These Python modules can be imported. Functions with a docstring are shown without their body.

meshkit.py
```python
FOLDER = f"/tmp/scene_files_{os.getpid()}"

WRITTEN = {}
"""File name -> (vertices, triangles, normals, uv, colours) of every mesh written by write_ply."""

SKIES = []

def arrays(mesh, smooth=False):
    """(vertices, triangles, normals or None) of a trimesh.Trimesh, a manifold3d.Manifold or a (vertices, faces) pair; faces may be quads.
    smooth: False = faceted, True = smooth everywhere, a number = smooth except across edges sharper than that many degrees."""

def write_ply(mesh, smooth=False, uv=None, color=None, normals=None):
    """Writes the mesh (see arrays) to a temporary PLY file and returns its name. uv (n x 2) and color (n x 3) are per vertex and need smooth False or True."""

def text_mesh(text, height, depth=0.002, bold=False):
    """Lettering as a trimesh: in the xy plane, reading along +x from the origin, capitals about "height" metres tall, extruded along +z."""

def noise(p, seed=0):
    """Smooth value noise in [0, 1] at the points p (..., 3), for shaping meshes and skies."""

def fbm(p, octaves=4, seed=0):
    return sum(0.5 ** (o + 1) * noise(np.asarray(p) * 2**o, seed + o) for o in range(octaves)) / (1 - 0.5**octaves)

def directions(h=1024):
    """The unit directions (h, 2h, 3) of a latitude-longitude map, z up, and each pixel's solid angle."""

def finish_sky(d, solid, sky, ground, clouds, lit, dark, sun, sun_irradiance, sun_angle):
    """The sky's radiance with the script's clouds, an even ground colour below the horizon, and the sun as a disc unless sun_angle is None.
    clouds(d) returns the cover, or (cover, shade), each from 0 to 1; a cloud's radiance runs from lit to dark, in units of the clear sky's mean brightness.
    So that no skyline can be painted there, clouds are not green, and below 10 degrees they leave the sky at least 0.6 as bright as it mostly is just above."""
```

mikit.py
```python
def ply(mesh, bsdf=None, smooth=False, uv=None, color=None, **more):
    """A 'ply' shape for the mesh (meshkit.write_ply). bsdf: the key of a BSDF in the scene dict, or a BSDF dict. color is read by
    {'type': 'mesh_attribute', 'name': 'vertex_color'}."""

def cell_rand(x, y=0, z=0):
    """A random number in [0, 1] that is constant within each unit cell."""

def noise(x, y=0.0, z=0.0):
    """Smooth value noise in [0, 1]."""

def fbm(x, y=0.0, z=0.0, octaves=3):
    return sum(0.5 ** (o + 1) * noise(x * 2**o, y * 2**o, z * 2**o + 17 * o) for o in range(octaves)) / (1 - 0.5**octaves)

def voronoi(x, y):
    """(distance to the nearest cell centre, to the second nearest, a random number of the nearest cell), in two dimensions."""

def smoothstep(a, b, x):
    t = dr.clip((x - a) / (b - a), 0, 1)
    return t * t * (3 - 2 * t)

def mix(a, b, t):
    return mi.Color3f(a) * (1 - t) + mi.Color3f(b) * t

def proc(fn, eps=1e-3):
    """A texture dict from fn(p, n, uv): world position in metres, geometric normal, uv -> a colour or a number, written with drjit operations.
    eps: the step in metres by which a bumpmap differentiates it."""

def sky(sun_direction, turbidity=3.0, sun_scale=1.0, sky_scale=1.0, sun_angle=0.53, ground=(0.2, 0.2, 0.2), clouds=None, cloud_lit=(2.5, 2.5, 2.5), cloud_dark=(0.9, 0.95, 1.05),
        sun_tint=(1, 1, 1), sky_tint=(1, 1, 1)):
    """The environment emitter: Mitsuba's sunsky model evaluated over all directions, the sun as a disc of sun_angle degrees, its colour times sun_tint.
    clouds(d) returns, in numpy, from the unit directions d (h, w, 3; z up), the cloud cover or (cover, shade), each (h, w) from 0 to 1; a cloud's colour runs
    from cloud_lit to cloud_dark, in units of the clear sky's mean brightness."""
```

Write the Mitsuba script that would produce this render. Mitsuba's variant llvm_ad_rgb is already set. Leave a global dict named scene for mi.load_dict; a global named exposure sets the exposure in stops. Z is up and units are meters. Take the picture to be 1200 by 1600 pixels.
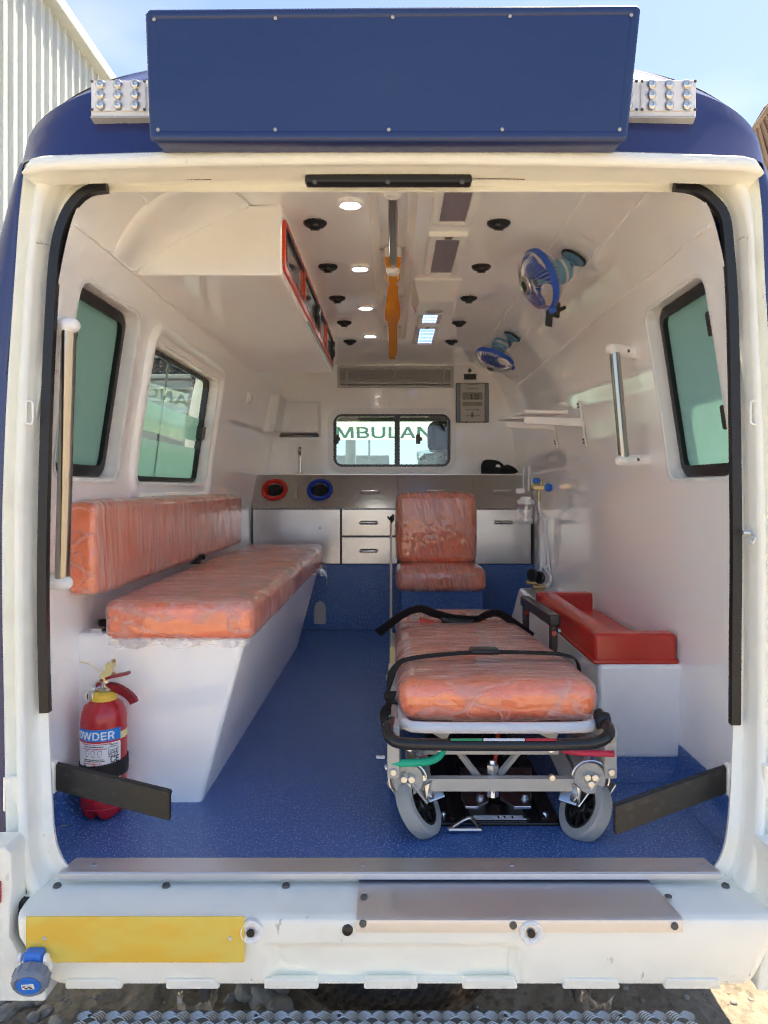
import math, random
import numpy as np, trimesh, drjit as dr, mitsuba as mi, mikit, meshkit
import manifold3d as m3
from shapely.geometry import Polygon, box as sbox, Point, LineString
from shapely.ops import unary_union
from mikit import fbm, noise, smoothstep, mix, voronoi, cell_rand

random.seed(7); RNG = np.random.default_rng(7)
scene, labels = {'type': 'scene'}, {}
T4 = mi.ScalarTransform4f

# ------------------------------------------------------------------ camera, sky, exposure
F = 1150.0                                    # focal length in photo pixels (1200 wide)
CAMZ = 1.6                                    # height of the camera above the ground
scene['camera'] = {'type': 'perspective', 'fov_axis': 'x', 'fov': math.degrees(2 * math.atan(600 / F)), 'near_clip': 0.05, 'far_clip': 2000.0,
                   'principal_point_offset_x': -14 / 1200, 'principal_point_offset_y': 38 / 1600,
                   'to_world': T4().look_at(origin=[0, 0, CAMZ], target=[0, 1, CAMZ], up=[0, 0, 1])}
def wispy(d):
    n = meshkit.fbm(np.stack([d[..., 0] * 3, d[..., 1] * 3, d[..., 2] * 7], -1), 5, 3)
    return np.clip((n - 0.48) * 1.4, 0, 0.3)
scene['sky'] = mikit.sky((0.28, 0.31, 0.91), turbidity=3.2, sun_scale=1.08, sky_scale=0.86, clouds=wispy, cloud_lit=(1.7, 1.7, 1.7), cloud_dark=(1.2, 1.25, 1.3), sky_tint=(1.14, 1.01, .94), sun_tint=(.97, 1.0, .95))
exposure = 3.2

# ------------------------------------------------------------------ helpers
def P(u, v, y):
    """Where a photo pixel lies at depth y (metres ahead of the camera; z is measured from the camera's height)."""
    return np.array([(u - 614) / F * y, y, (762 - v) / F * y])

def uniq(key):
    if key not in scene and key not in labels: return key
    k = 1
    while f'{key}_{k:03d}' in scene or f'{key}_{k:03d}' in labels: k += 1
    return f'{key}_{k:03d}'

def thing(name, label, category, group=None, kind=None):
    key = uniq(name); labels[key] = {'label': label, 'category': category}
    if group: labels[key]['group'] = group
    if kind: labels[key]['kind'] = kind
    return key

def tri(mesh):
    if hasattr(mesh, 'to_mesh'):
        m = mesh.to_mesh(); return trimesh.Trimesh(m.vert_properties[:, :3], m.tri_verts, process=False)
    if isinstance(mesh, (tuple, list)) and not hasattr(mesh[0], 'to_mesh') and not isinstance(mesh[0], trimesh.Trimesh):
        v, f = np.asarray(mesh[0], float), np.asarray(mesh[1], int)
        if f.shape[1] == 4: f = np.vstack([f[:, [0, 1, 2]], f[:, [0, 2, 3]]])
        return trimesh.Trimesh(v, f, process=False)
    if isinstance(mesh, (tuple, list)): return trimesh.util.concatenate([tri(m) for m in mesh])
    return mesh

def add(key, mesh, mat, smooth=35, parent=None, label=None, normals=None, **more):
    """One entry of the scene: key, or parent__key. Heights are from the camera."""
    if parent: key = f'{parent}__{key}'
    if key in scene or (parent and key in labels): key = uniq(key)
    m = tri(mesh).copy(); m.vertices = np.asarray(m.vertices) + [0, 0, CAMZ]
    if normals is not None:
        d = {'type': 'ply', 'filename': meshkit.write_ply(m, False, None, None, normals=normals), 'face_normals': False, 'bsdf': {'type': 'ref', 'id': mat}}
    else:
        d = mikit.ply(m, mat, smooth)
    d.update(more); scene[key] = d
    if label: labels[key] = {'label': label}
    return key

def rbox(x0, x1, y0, y1, z0, z1, r=0.004, seg=8):
    x0, x1 = sorted((x0, x1)); y0, y1 = sorted((y0, y1)); z0, z1 = sorted((z0, z1))
    r = min(r, (x1 - x0) * .49, (y1 - y0) * .49, (z1 - z0) * .49)
    s = m3.Manifold.sphere(r, seg)
    return m3.Manifold.batch_hull([s.translate((x, y, z)) for x in (x0 + r, x1 - r) for y in (y0 + r, y1 - r) for z in (z0 + r, z1 - r)])

def hullpts(pts, r=0.003, seg=8):
    s = m3.Manifold.sphere(r, seg)
    return m3.Manifold.batch_hull([s.translate(tuple(map(float, p))) for p in pts])

def frame_of(d):
    d = np.asarray(d, float) / np.linalg.norm(d)
    a = np.cross([0, 0, 1] if abs(d[2]) < .9 else [1, 0, 0], d); a /= np.linalg.norm(a)
    return a, np.cross(d, a), d

def align(mesh, origin, axis, up=None):
    """Local z to axis; local y near up."""
    m = tri(mesh).copy(); z = np.asarray(axis, float) / np.linalg.norm(axis)
    if up is None: x, y, z = frame_of(z)
    else:
        x = np.cross(up, z); x /= np.linalg.norm(x); y = np.cross(z, x)
    m.vertices = np.asarray(m.vertices) @ np.stack([x, y, z]) + np.asarray(origin, float)
    return m

def move(mesh, d):
    m = tri(mesh).copy(); m.vertices = np.asarray(m.vertices) + np.asarray(d, float); return m

def spline(pts, n=8, closed=False):
    p = np.asarray(pts, float); out = []
    N = len(p)
    for i in range(N if closed else N - 1):
        a, b, c, d = (p[(i + k) % N] if closed else p[min(max(i + k, 0), N - 1)] for k in (-1, 0, 1, 2))
        for t in np.linspace(0, 1, n, endpoint=False):
            out.append(.5 * ((2 * b) + (c - a) * t + (2 * a - 5 * b + 4 * c - d) * t * t + (3 * b - a - 3 * c + d) * t ** 3))
    if not closed: out.append(p[-1])
    return np.array(out)

def sweep(pts, section, closed=False, cap=True, up=None):
    """Sweep a closed 2D section (n x 2) along points."""
    p = np.asarray(pts, float); sec = np.asarray(section, float)
    t = (np.roll(p, -1, 0) - np.roll(p, 1, 0)) if closed else np.gradient(p, axis=0)
    t /= np.linalg.norm(t, axis=1, keepdims=True) + 1e-12
    if up is None:
        a = frame_of(t[0])[0]; A = []
        for k in range(len(p)):
            a = a - t[k] * (a @ t[k]); a /= np.linalg.norm(a); A.append(a)
        A = np.array(A)
    else:
        A = np.cross(np.asarray(up, float), t); A /= np.linalg.norm(A, axis=1, keepdims=True) + 1e-12
    B = np.cross(t, A); n = len(sec)
    v = (p[:, None] + sec[None, :, :1] * A[:, None] + sec[None, :, 1:] * B[:, None]).reshape(-1, 3)
    R = len(p) if closed else len(p) - 1
    i, j = np.meshgrid(np.arange(R), np.arange(n), indexing='ij'); i2, j2 = (i + 1) % len(p), (j + 1) % n
    f = np.stack([i * n + j, i * n + j2, i2 * n + j2, i2 * n + j], -1).reshape(-1, 4)
    m = tri((v, f))
    if cap and not closed:
        c0, c1 = len(v), len(v) + 1; k = np.arange(n); L = (len(p) - 1) * n
        f2 = np.vstack([np.stack([k * 0 + c0, (k + 1) % n, k], 1), np.stack([k * 0 + c1, L + k, L + (k + 1) % n], 1)])
        m = trimesh.Trimesh(np.vstack([v, sec_mid(v[:n]), sec_mid(v[L:])]), np.vstack([m.faces, f2]), process=False)
    return m
def sec_mid(v): return v.mean(0, keepdims=True)
def circ(r, n=12, e=1.0):
    a = np.arange(n) * 2 * np.pi / n; return np.stack([np.cos(a) * r, np.sin(a) * r * e], 1)
def rect(w, h): return np.array([[-w / 2, -h / 2], [w / 2, -h / 2], [w / 2, h / 2], [-w / 2, h / 2]])
def tube(pts, r, n=12, **k): return sweep(pts, circ(r, n), **k)
def rod(a, b, r, n=14): return tube([a, b], r, n)
def bar(a, b, w, h, up=(0, 0, 1)): return sweep([a, b], rect(w, h), up=up)

def lathe(profile, origin=(0, 0, 0), axis=(0, 0, 1), n=32, up=None):
    pr = np.asarray(profile, float); a = np.arange(n) * 2 * np.pi / n; rows = len(pr)
    v = np.stack([pr[:, :1] * np.cos(a), pr[:, :1] * np.sin(a), np.repeat(pr[:, 1:], n, 1)], -1).reshape(-1, 3)
    i, j = np.meshgrid(np.arange(rows - 1), np.arange(n), indexing='ij'); j2 = (j + 1) % n
    f = np.stack([i * n + j, i * n + j2, (i + 1) * n + j2, (i + 1) * n + j], -1).reshape(-1, 4)
    return align(tri((v, f)), origin, axis, up)
def disc_cyl(r, h, origin, axis, n=24, c=0.0015):
    c = min(c, h * .4, r * .4)
    return lathe([(0, 0), (r - c, 0), (r, c), (r, h - c), (r - c, h), (0, h)], origin, axis, n)

def loft(rows, closed=False):
    """rows: (R, n, 3) grid of points -> mesh."""
    g = np.asarray(rows, float); R, n = g.shape[:2]; C = n if closed else n - 1
    i, j = np.meshgrid(np.arange(R - 1), np.arange(C), indexing='ij'); j2 = (j + 1) % n
    return tri((g.reshape(-1, 3), np.stack([i * n + j, i * n + j2, (i + 1) * n + j2, (i + 1) * n + j], -1).reshape(-1, 4)))

def rrect(x0, x1, y0, y1, r):
    return sbox(x0 + r, y0 + r, x1 - r, y1 - r).buffer(r, quad_segs=8)
def prism(poly, depth): return trimesh.util.concatenate([trimesh.creation.extrude_polygon(g, depth, engine='earcut') for g in getattr(poly, 'geoms', [poly])])
def upright(poly, y0, depth):
    """A polygon in (x, z), standing from y0 to y0 + depth."""
    m = prism(poly, depth); v = np.array(m.vertices); m.vertices = np.stack([v[:, 0], y0 + depth - v[:, 2], v[:, 1]], 1); return m
def flat(poly, z0, depth):
    m = prism(poly, depth); m.apply_translation([0, 0, z0]); return m
def text_at(s, height, width, origin, right, up, depth=0.0012, bold=True):
    """Lettering scaled to width, reading along right from origin (lower left)."""
    m = meshkit.text_mesh(s, height, depth, bold); v = np.array(m.vertices)
    if width: v[:, 0] *= width / v[:, 0].max()
    r, u = np.asarray(right, float), np.asarray(up, float)
    m.vertices = np.asarray(origin) + v[:, :1] * r + v[:, 1:2] * u + v[:, 2:] * np.cross(r, u); return m

def cushion(lo, hi, r, step, off=0.0, disp=None, crown=0.0):
    """Rounded box on a dense grid; disp(p, n) moves points along the normal."""
    lo, hi = np.asarray(lo, float), np.asarray(hi, float); V, Fc = [], []; base = 0
    for ax in range(3):
        b, c = (ax + 1) % 3, (ax + 2) % 3
        def coords(k):
            L = hi[k] - lo[k]; e = np.linspace(0, r, 5)
            return np.concatenate([lo[k] + e, np.linspace(lo[k] + r, hi[k] - r, max(2, int((L - 2 * r) / step) + 1))[1:-1], hi[k] - e[::-1]])
        B, C = np.meshgrid(coords(b), coords(c), indexing='ij'); nb, nc = B.shape
        i, j = np.meshgrid(np.arange(nb - 1), np.arange(nc - 1), indexing='ij')
        q = np.stack([i * nc + j, (i + 1) * nc + j, (i + 1) * nc + j + 1, i * nc + j + 1], -1).reshape(-1, 4)
        for side in (0, 1):
            p = np.zeros((nb * nc, 3)); p[:, b], p[:, c] = B.ravel(), C.ravel(); p[:, ax] = (lo, hi)[side][ax]
            V.append(p); Fc.append((q if side else q[:, ::-1]) + base); base += len(p)
    p = np.vstack(V); f = np.vstack(Fc)
    q = np.clip(p, lo + r, hi - r); n = p - q; n /= np.linalg.norm(n, axis=1, keepdims=True) + 1e-12
    p = q + n * (r + off)
    if crown:
        t = (p - (lo + hi) / 2) / ((hi - lo) / 2); w = np.clip(1 - t ** 2, 0, 1)
        for k in range(3):
            o = [a for a in range(3) if a != k]
            p[:, k] += n[:, k] * crown * np.sqrt(w[:, o[0]] * w[:, o[1]])
    if disp is not None: p = p + n * disp(p, n)[:, None]
    m = tri((p, f)); m = trimesh.Trimesh(m.vertices, m.faces, process=True); m.merge_vertices(digits_vertex=5); return m

# ------------------------------------------------------------------ materials (one entry each)
def rgb(*c): return {'type': 'rgb', 'value': [float(x) for x in c]}
def pr(name, color, rough=.5, metal=0.0, **k):
    c = color if isinstance(color, dict) else rgb(*color)
    b = {'type': 'principled', 'base_color': c, 'roughness': rough, 'metallic': metal, **k}
    scene[name] = {'type': 'twosided', 'b': b}
def bumped(name, fn, eps=1e-3):
    scene[name] = {'type': 'twosided', 'b': {'type': 'bumpmap', 'arbitrary': mikit.proc(fn, eps), 'nested': scene[name]['b'], 'scale': 1.0}}

# moulded white gelcoat of the cabin: glossy, a little wavy
scene['gelcoat'] = {'type': 'twosided', 'b': {'type': 'principled', 'base_color': rgb(.885, .875, .845), 'roughness': .065, 'specular': .6, 'clearcoat': .5, 'clearcoat_gloss': .97}}
bumped('gelcoat', lambda p, n, uv: 0.0016 * noise(p.x * 6, p.y * 4, p.z * 5) + .00008 * noise(p.x * 38, p.y * 34, p.z * 36), 2e-3)
pr('white_moulding', (.78, .77, .75), .28)
def worn_white(p, n, uv):
    a = fbm(p.x * 26, p.y * 26, p.z * 26, 4); b = fbm(p.x * 5 + 3, p.y * 5, p.z * 7, 3)
    scuff = smoothstep(.76, .82, fbm(p.x * 75, p.y * 75, p.z * 22, 3)) * smoothstep(.52, .66, b)
    c = mix((.875, .87, .775), (.77, .755, .655), smoothstep(.45, .75, b) * .5 * a * 1.6)
    return mix(c, (.33, .27, .20), scuff * .55)
pr('body_white', mikit.proc(worn_white), .30, clearcoat=.3)
bumped('body_white', lambda p, n, uv: .00016 * noise(p.x * 14, p.y * 14, p.z * 11), 2e-3)
pr('bumper_white', mikit.proc(worn_white), .42)
pr('body_blue', (.016, .026, .118), .22, clearcoat=1.0, clearcoat_gloss=.93)
pr('sign_blue', mikit.proc(lambda p, n, uv: mix((.009, .026, .105), (.018, .035, .105), smoothstep(.45, .8, fbm(p.x * 5, p.y * 5, p.z * 9, 4)) * .7)), .28, clearcoat=.8)
bumped('sign_blue', lambda p, n, uv: .0012 * noise(p.x * 4.5, p.y * 4, p.z * 6), 2e-3)
pr('rubber', (.008, .0085, .009), .40)
pr('sealant', (.20, .165, .125), .8)
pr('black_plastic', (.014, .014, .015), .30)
pr('window_black', (.010, .010, .011), .25)
pr('web_black', (.010, .010, .011), .75)
def stay_worn(p, n, uv): return mix((.009, .0085, .008), (.036, .033, .029), smoothstep(.55, .85, fbm(p.x * 40, p.y * 40, p.z * 60, 4)) * .7)
pr('stay_black', mikit.proc(stay_worn), .48)
def floor_fleck(p, n, uv):
    d1, _, r = voronoi(p.x * 190 + p.z * 91, p.y * 190 + p.z * 133)
    fleck = smoothstep(.30, .18, d1) * smoothstep(.60, .8, r); dark = smoothstep(.4, .2, d1) * smoothstep(.3, .1, r)
    base = mix((.036, .096, .275), (.052, .132, .365), noise(p.x * 300, p.y * 300, p.z * 300))
    return mix(mix(base, (.42, .50, .68), fleck * .9), (.008, .018, .08), dark * .7)
pr('floor_vinyl', mikit.proc(floor_fleck), .36)
def grain_y(p): return fbm(p.x * 900, p.y * 12, p.z * 9, 2)
pr('steel_brushed', (.57, .555, .53), .26, 1.0)
bumped('steel_brushed', lambda p, n, uv: .00005 * fbm(p.x * 700, p.y * 20, p.z * 16, 2) + .0095 * noise(p.x * 3.2, p.y * 4, p.z * 3.4), 1e-3)
pr('aluminium', (.70, .70, .72), .46, 1.0)
bumped('aluminium', lambda p, n, uv: .00004 * fbm(p.x * 25, p.y * 900, p.z * 900, 2) + .0007 * noise(p.x * 7, p.y * 20, p.z * 12), 1e-3)
pr('checker_alu', (.33, .34, .34), .55, .8)
pr('checker_bar', (.78, .79, .79), .33, .9)
pr('chrome', (.72, .70, .66), .09, 1.0)
pr('stainless', (.42, .395, .36), .15, 1.0)
pr('zinc', (.62, .64, .66), .22, 1.0)
pr('brass', (.55, .42, .22), .25, 1.0)
pr('orange_vinyl', (.90, .22, .075), .38)
pr('red_tray', (.46, .022, .010), .22, clearcoat=.5)
pr('red_frame', (.50, .055, .022), .35)
pr('red_paint', (.42, .010, .016), .22, clearcoat=.8)
pr('dark_red', (.20, .006, .014), .3)
pr('yellow', (.70, .46, .05), .45)
pr('tag_yellow', (.70, .60, .26), .6)
pr('orange_strap', (.70, .27, .02), .6)
pr('fan_blue', (.015, .075, .42), .25)
pr('fan_light_blue', (.10, .23, .37), .35)
pr('bin_red', (.52, .03, .02), .3)
pr('bin_blue', (.010, .045, .30), .3)
pr('socket_blue', (.03, .17, .62), .4)
pr('grey_plastic', (.17, .20, .26), .45)
pr('grey_tyre', (.30, .31, .30), .6)
pr('stretcher_frame', (.43, .41, .36), .42)
pr('white_plastic', (.80, .79, .76), .35)
pr('white_nylon', (.84, .82, .79), .4)
pr('silver_plastic', (.42, .41, .39), .4)
pr('grey_dark', (.09, .085, .08), .4)
pr('lcd', (.20, .20, .16), .2)
pr('lens_ribbed', (.26, .23, .27), .3)
pr('ink', (.015, .015, .018), .5)
pr('label_white', (.78, .78, .78), .45)
pr('label_blue', (.02, .20, .60), .45)
pr('label_red', (.50, .03, .05), .45)
pr('green_sleeve', (.010, .40, .22), .4)
pr('red_sleeve', (.58, .03, .07), .4)
pr('lamp_red', (.35, .005, .008), .15, clearcoat=1.0)
pr('cloth_black', (.008, .008, .009), .9)
pr('cream_rod', (.62, .55, .46), .4)
pr('dark_void', (.01, .01, .01), .8)
pr('seat_black', (.012, .014, .013), .4)
pr('grey_paint', (.36, .40, .40), .5)
pr('porcelain', (.045, .05, .055), .25)
def plate_mix(p, n, uv):
    return mix((.74, .56, .10), (.74, .47, .05), smoothstep(.40, .7, fbm(p.x * 9, p.y, p.z * 14, 3)))
pr('plate_yellow', mikit.proc(plate_mix), .45)
pr('sheet_cream', mikit.proc(lambda p, n, uv: mix((.54, .565, .52), (.45, .475, .43), smoothstep(.5, .8, fbm(p.x * 3, p.y * 3, p.z * .7, 4)))), .5)
def dirt(p, n, uv):
    a = fbm(p.x * 3, p.y * 3, 0, 4); b = fbm(p.x * 40, p.y * 40, p.z * 40, 3)
    return mix(mix((.21, .18, .14), (.335, .285, .22), a), (.12, .10, .08), smoothstep(.50, .75, b) * .6 + .3 * smoothstep(.5, .8, fbm(p.x * 170, p.y * 170, 0, 2)))
pr('dirt', mikit.proc(dirt), .95)
bumped('dirt', lambda p, n, uv: .010 * fbm(p.x * 45, p.y * 45, 0, 4), 2e-3)
pr('stone', mikit.proc(lambda p, n, uv: mix((.20, .19, .17), (.34, .32, .29), fbm(p.x * 30, p.y * 30, p.z * 30, 3))), .9)
pr('tyre', mikit.proc(lambda p, n, uv: mix((.022, .020, .018), (.12, .09, .068), smoothstep(.45, .80, fbm(p.x * 11, p.y * 11, p.z * 20, 4)))), .85)
pr('bamboo', mikit.proc(lambda p, n, uv: mix((.30, .19, .11), (.44, .32, .20), noise(p.x * 12, p.y * 12, p.z * 2))), .8)
pr('thatch', mikit.proc(lambda p, n, uv: mix((.07, .035, .025), (.15, .085, .055), noise(p.x * 30, p.y * 30, p.z * 6))), .95)
pr('concrete', mikit.proc(lambda p, n, uv: mix((.30, .33, .36), (.38, .40, .42), fbm(p.x * .8, p.y * .8, p.z * 2, 4))), .9)

# clear and frosted sheets
scene['clear_pane'] = {'type': 'thindielectric', 'int_ior': 1.5, 'specular_transmittance': rgb(.80, .93, .86)}
scene['side_pane'] = {'type': 'thindielectric', 'int_ior': 1.22, 'specular_transmittance': rgb(.82, .94, .88)}
scene['clear_plastic'] = {'type': 'thindielectric', 'int_ior': 1.58}
scene['acrylic'] = {'type': 'dielectric', 'int_ior': 1.45}
scene['frosted_teal'] = {'type': 'principledthin', 'base_color': rgb(.40, .57, .53), 'roughness': .25, 'diff_trans': 1.25, 'spec_trans': 0.0, 'eta': 1.5}
scene['frosted_green'] = {'type': 'principledthin', 'base_color': rgb(.37, .62, .53), 'roughness': .35, 'diff_trans': 1.2, 'spec_trans': 0.0, 'eta': 1.5}
scene['banner_film'] = {'type': 'principledthin', 'base_color': rgb(.64, .70, .70), 'roughness': .5, 'diff_trans': 1.3, 'spec_trans': 0.0, 'eta': 1.3}
scene['banner_letter'] = {'type': 'principledthin', 'base_color': rgb(.07, .19, .14), 'roughness': .5, 'diff_trans': 1.0, 'spec_trans': 0.0, 'eta': 1.3}
scene['milky_sheet'] = {'type': 'principledthin', 'base_color': rgb(.80, .78, .76), 'roughness': .35, 'diff_trans': 1.2, 'spec_trans': 0.0, 'eta': 1.4}
def ridge(v, sharp=.80): return smoothstep(sharp, .985, 1 - dr.abs(2 * v - 1))
def streak(a, b, c):
    """Creased stretch film: fine milky creases that run along b and c and change quickly across a, with clear patches between."""
    w = a + .06 * noise(b * 4, c * 4, 3.0) + .05 * (b + c) + .010 * noise(b * 18, a * 9, c * 18)
    w2 = a - .10 * (b + c) + .05 * noise(b * 3 + 7, c * 3, 9.0)
    l1, l2, l3 = ridge(fbm(w * 48, b * 1.0, c * 1.0, 3), .84), ridge(fbm(w2 * 82, b * 1.4, c * 1.4, 2), .84), ridge(fbm(w * 165, b * 1.8, c * 1.8, 2), .72)
    patch = smoothstep(.20, .60, fbm(a * 5, b * 4 + 2, c * 4, 3))
    return dr.clip(.12 + patch * (.16 + .34 * l1 + .26 * l3) + .36 * l2 * (.4 + .6 * patch), 0, .86)
def tucked(b, c):
    """The tucked ends: mostly clear, with a few slanting folds."""
    l1, l2 = ridge(fbm(b * 7 + c * 16, c * 9 - b * 6, 4.0, 2), .86), ridge(fbm(b * 15 - c * 8 + 3, c * 18, 1.0, 2), .88)
    return dr.clip(.07 + .50 * l1 + .34 * l2 + .20 * smoothstep(.55, .75, fbm(b * 9, c * 12, 2.0, 3)), 0, .8)
scene['film_gloss'] = {'type': 'bumpmap', 'arbitrary': mikit.proc(lambda p, n, uv: .0016 * fbm(p.x * 14 + p.z * 7, p.y * 60, p.z * 16 - p.x * 6, 3), 1.5e-3), 'nested': scene['clear_plastic'], 'scale': 1.0}
def film(name, fn):
    scene[name] = {'type': 'blendbsdf', 'weight': mikit.proc(fn), 'a': {'type': 'ref', 'id': 'film_gloss'}, 'b': {'type': 'ref', 'id': 'milky_sheet'}}
def wrapped(p, n, uv):
    e = smoothstep(.45, .8, dr.abs(n.y)); return streak(p.y, p.x, p.z) * (1 - e) + tucked(p.x, p.z) * e
film('wrap_film', wrapped)
film('wrap_film_seat', lambda p, n, uv: streak(p.x + .25 * p.z, p.z, p.y) * .8)
film('loose_film', lambda p, n, uv: dr.clip(.10 + .75 * smoothstep(.5, .7, fbm(p.x * 30 + p.z * 14, p.y * 22, p.z * 30, 3)), 0, .8))
for nm, col in (('lamp_white', (9, 9.2, 8.8)), ('lamp_blue', (5.5, 7.5, 12))):
    scene[nm + '_bsdf'] = {'type': 'diffuse', 'reflectance': rgb(.6, .6, .6)}
LAMP_WHITE = {'type': 'area', 'radiance': rgb(3.5, 3.6, 3.4)}
LAMP_BLUE = {'type': 'area', 'radiance': rgb(5.0, 6.5, 10.5)}
scene['tint_pane'] = {'type': 'thindielectric', 'int_ior': 1.5, 'specular_transmittance': rgb(.35, .36, .36)}
pr('label_green', (.04, .28, .12), .45)
# ------------------------------------------------------------------ ground
def lin(a, b, n): return np.linspace(a, b, n, endpoint=False)
gx = np.concatenate([lin(-400, -40, 9), lin(-40, -4, 18), lin(-4, -1.6, 40), lin(-1.6, 1.6, 260), lin(1.6, 4, 40), lin(4, 40, 18), np.linspace(40, 400, 9)])
gy = np.concatenate([lin(-400, -30, 9), lin(-30, 0, 16), lin(0, 1.8, 30), lin(1.8, 3.2, 120), lin(3.2, 7, 30), lin(7, 40, 18), np.linspace(40, 400, 9)])
GX, GY = np.meshgrid(gx, gy, indexing='ij')
def ground_z(x, y):
    p = np.stack([x, y, 0 * x], -1)
    near = np.exp(-((x / 5) ** 2 + ((y - 2) / 6) ** 2))
    return -1.6 + near * (.05 * (meshkit.fbm(p * 2.2, 3, 1) - .5) + .045 * (meshkit.fbm(p * 14, 4, 2) - .5) * (.4 + meshkit.noise(p * 3, 9)))
GZ = ground_z(GX, GY)
labels['ground'] = {'label': 'dry brown dirt ground under and behind the ambulance', 'category': 'ground', 'kind': 'structure'}
n = len(gy); i, j = np.meshgrid(np.arange(len(gx) - 1), np.arange(n - 1), indexing='ij')
add('ground', (np.stack([GX, GY, GZ], -1).reshape(-1, 3), np.stack([i * n + j, (i + 1) * n + j, (i + 1) * n + j + 1, i * n + j + 1], -1).reshape(-1, 4)), 'dirt', True)

def stone_mesh(c, r, seed):
    s = trimesh.creation.icosphere(subdivisions=3, radius=1); v = np.array(s.vertices)
    d = 1 + .9 * (meshkit.fbm(v * 1.3 + seed * 7.1, 3, seed) - .5) + .15 * (meshkit.noise(v * 5 + seed, seed) - .5)
    rr = np.random.default_rng(seed); sc = np.array([1, .8, .6]) * (.8 + .4 * rr.random(3)); a = rr.random() * 6.28
    v = v * d[:, None] * sc * r; v = np.stack([v[:, 0] * np.cos(a) - v[:, 1] * np.sin(a), v[:, 0] * np.sin(a) + v[:, 1] * np.cos(a), v[:, 2]], 1)
    return trimesh.Trimesh(v + c, s.faces, process=False)
big = [(8, 1562, .030), (22, 1578, .022), (6, 1592, .034), (52, 1588, .024), (40, 1570, .018), (385, 1548, .042), (412, 1560, .055), (430, 1545, .04), (438, 1575, .05), (405, 1585, .035), (360, 1556, .02),
       (70, 1576, .03), (60, 1563, .014), (352, 1586, .022), (90, 1597, .03)]
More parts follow.
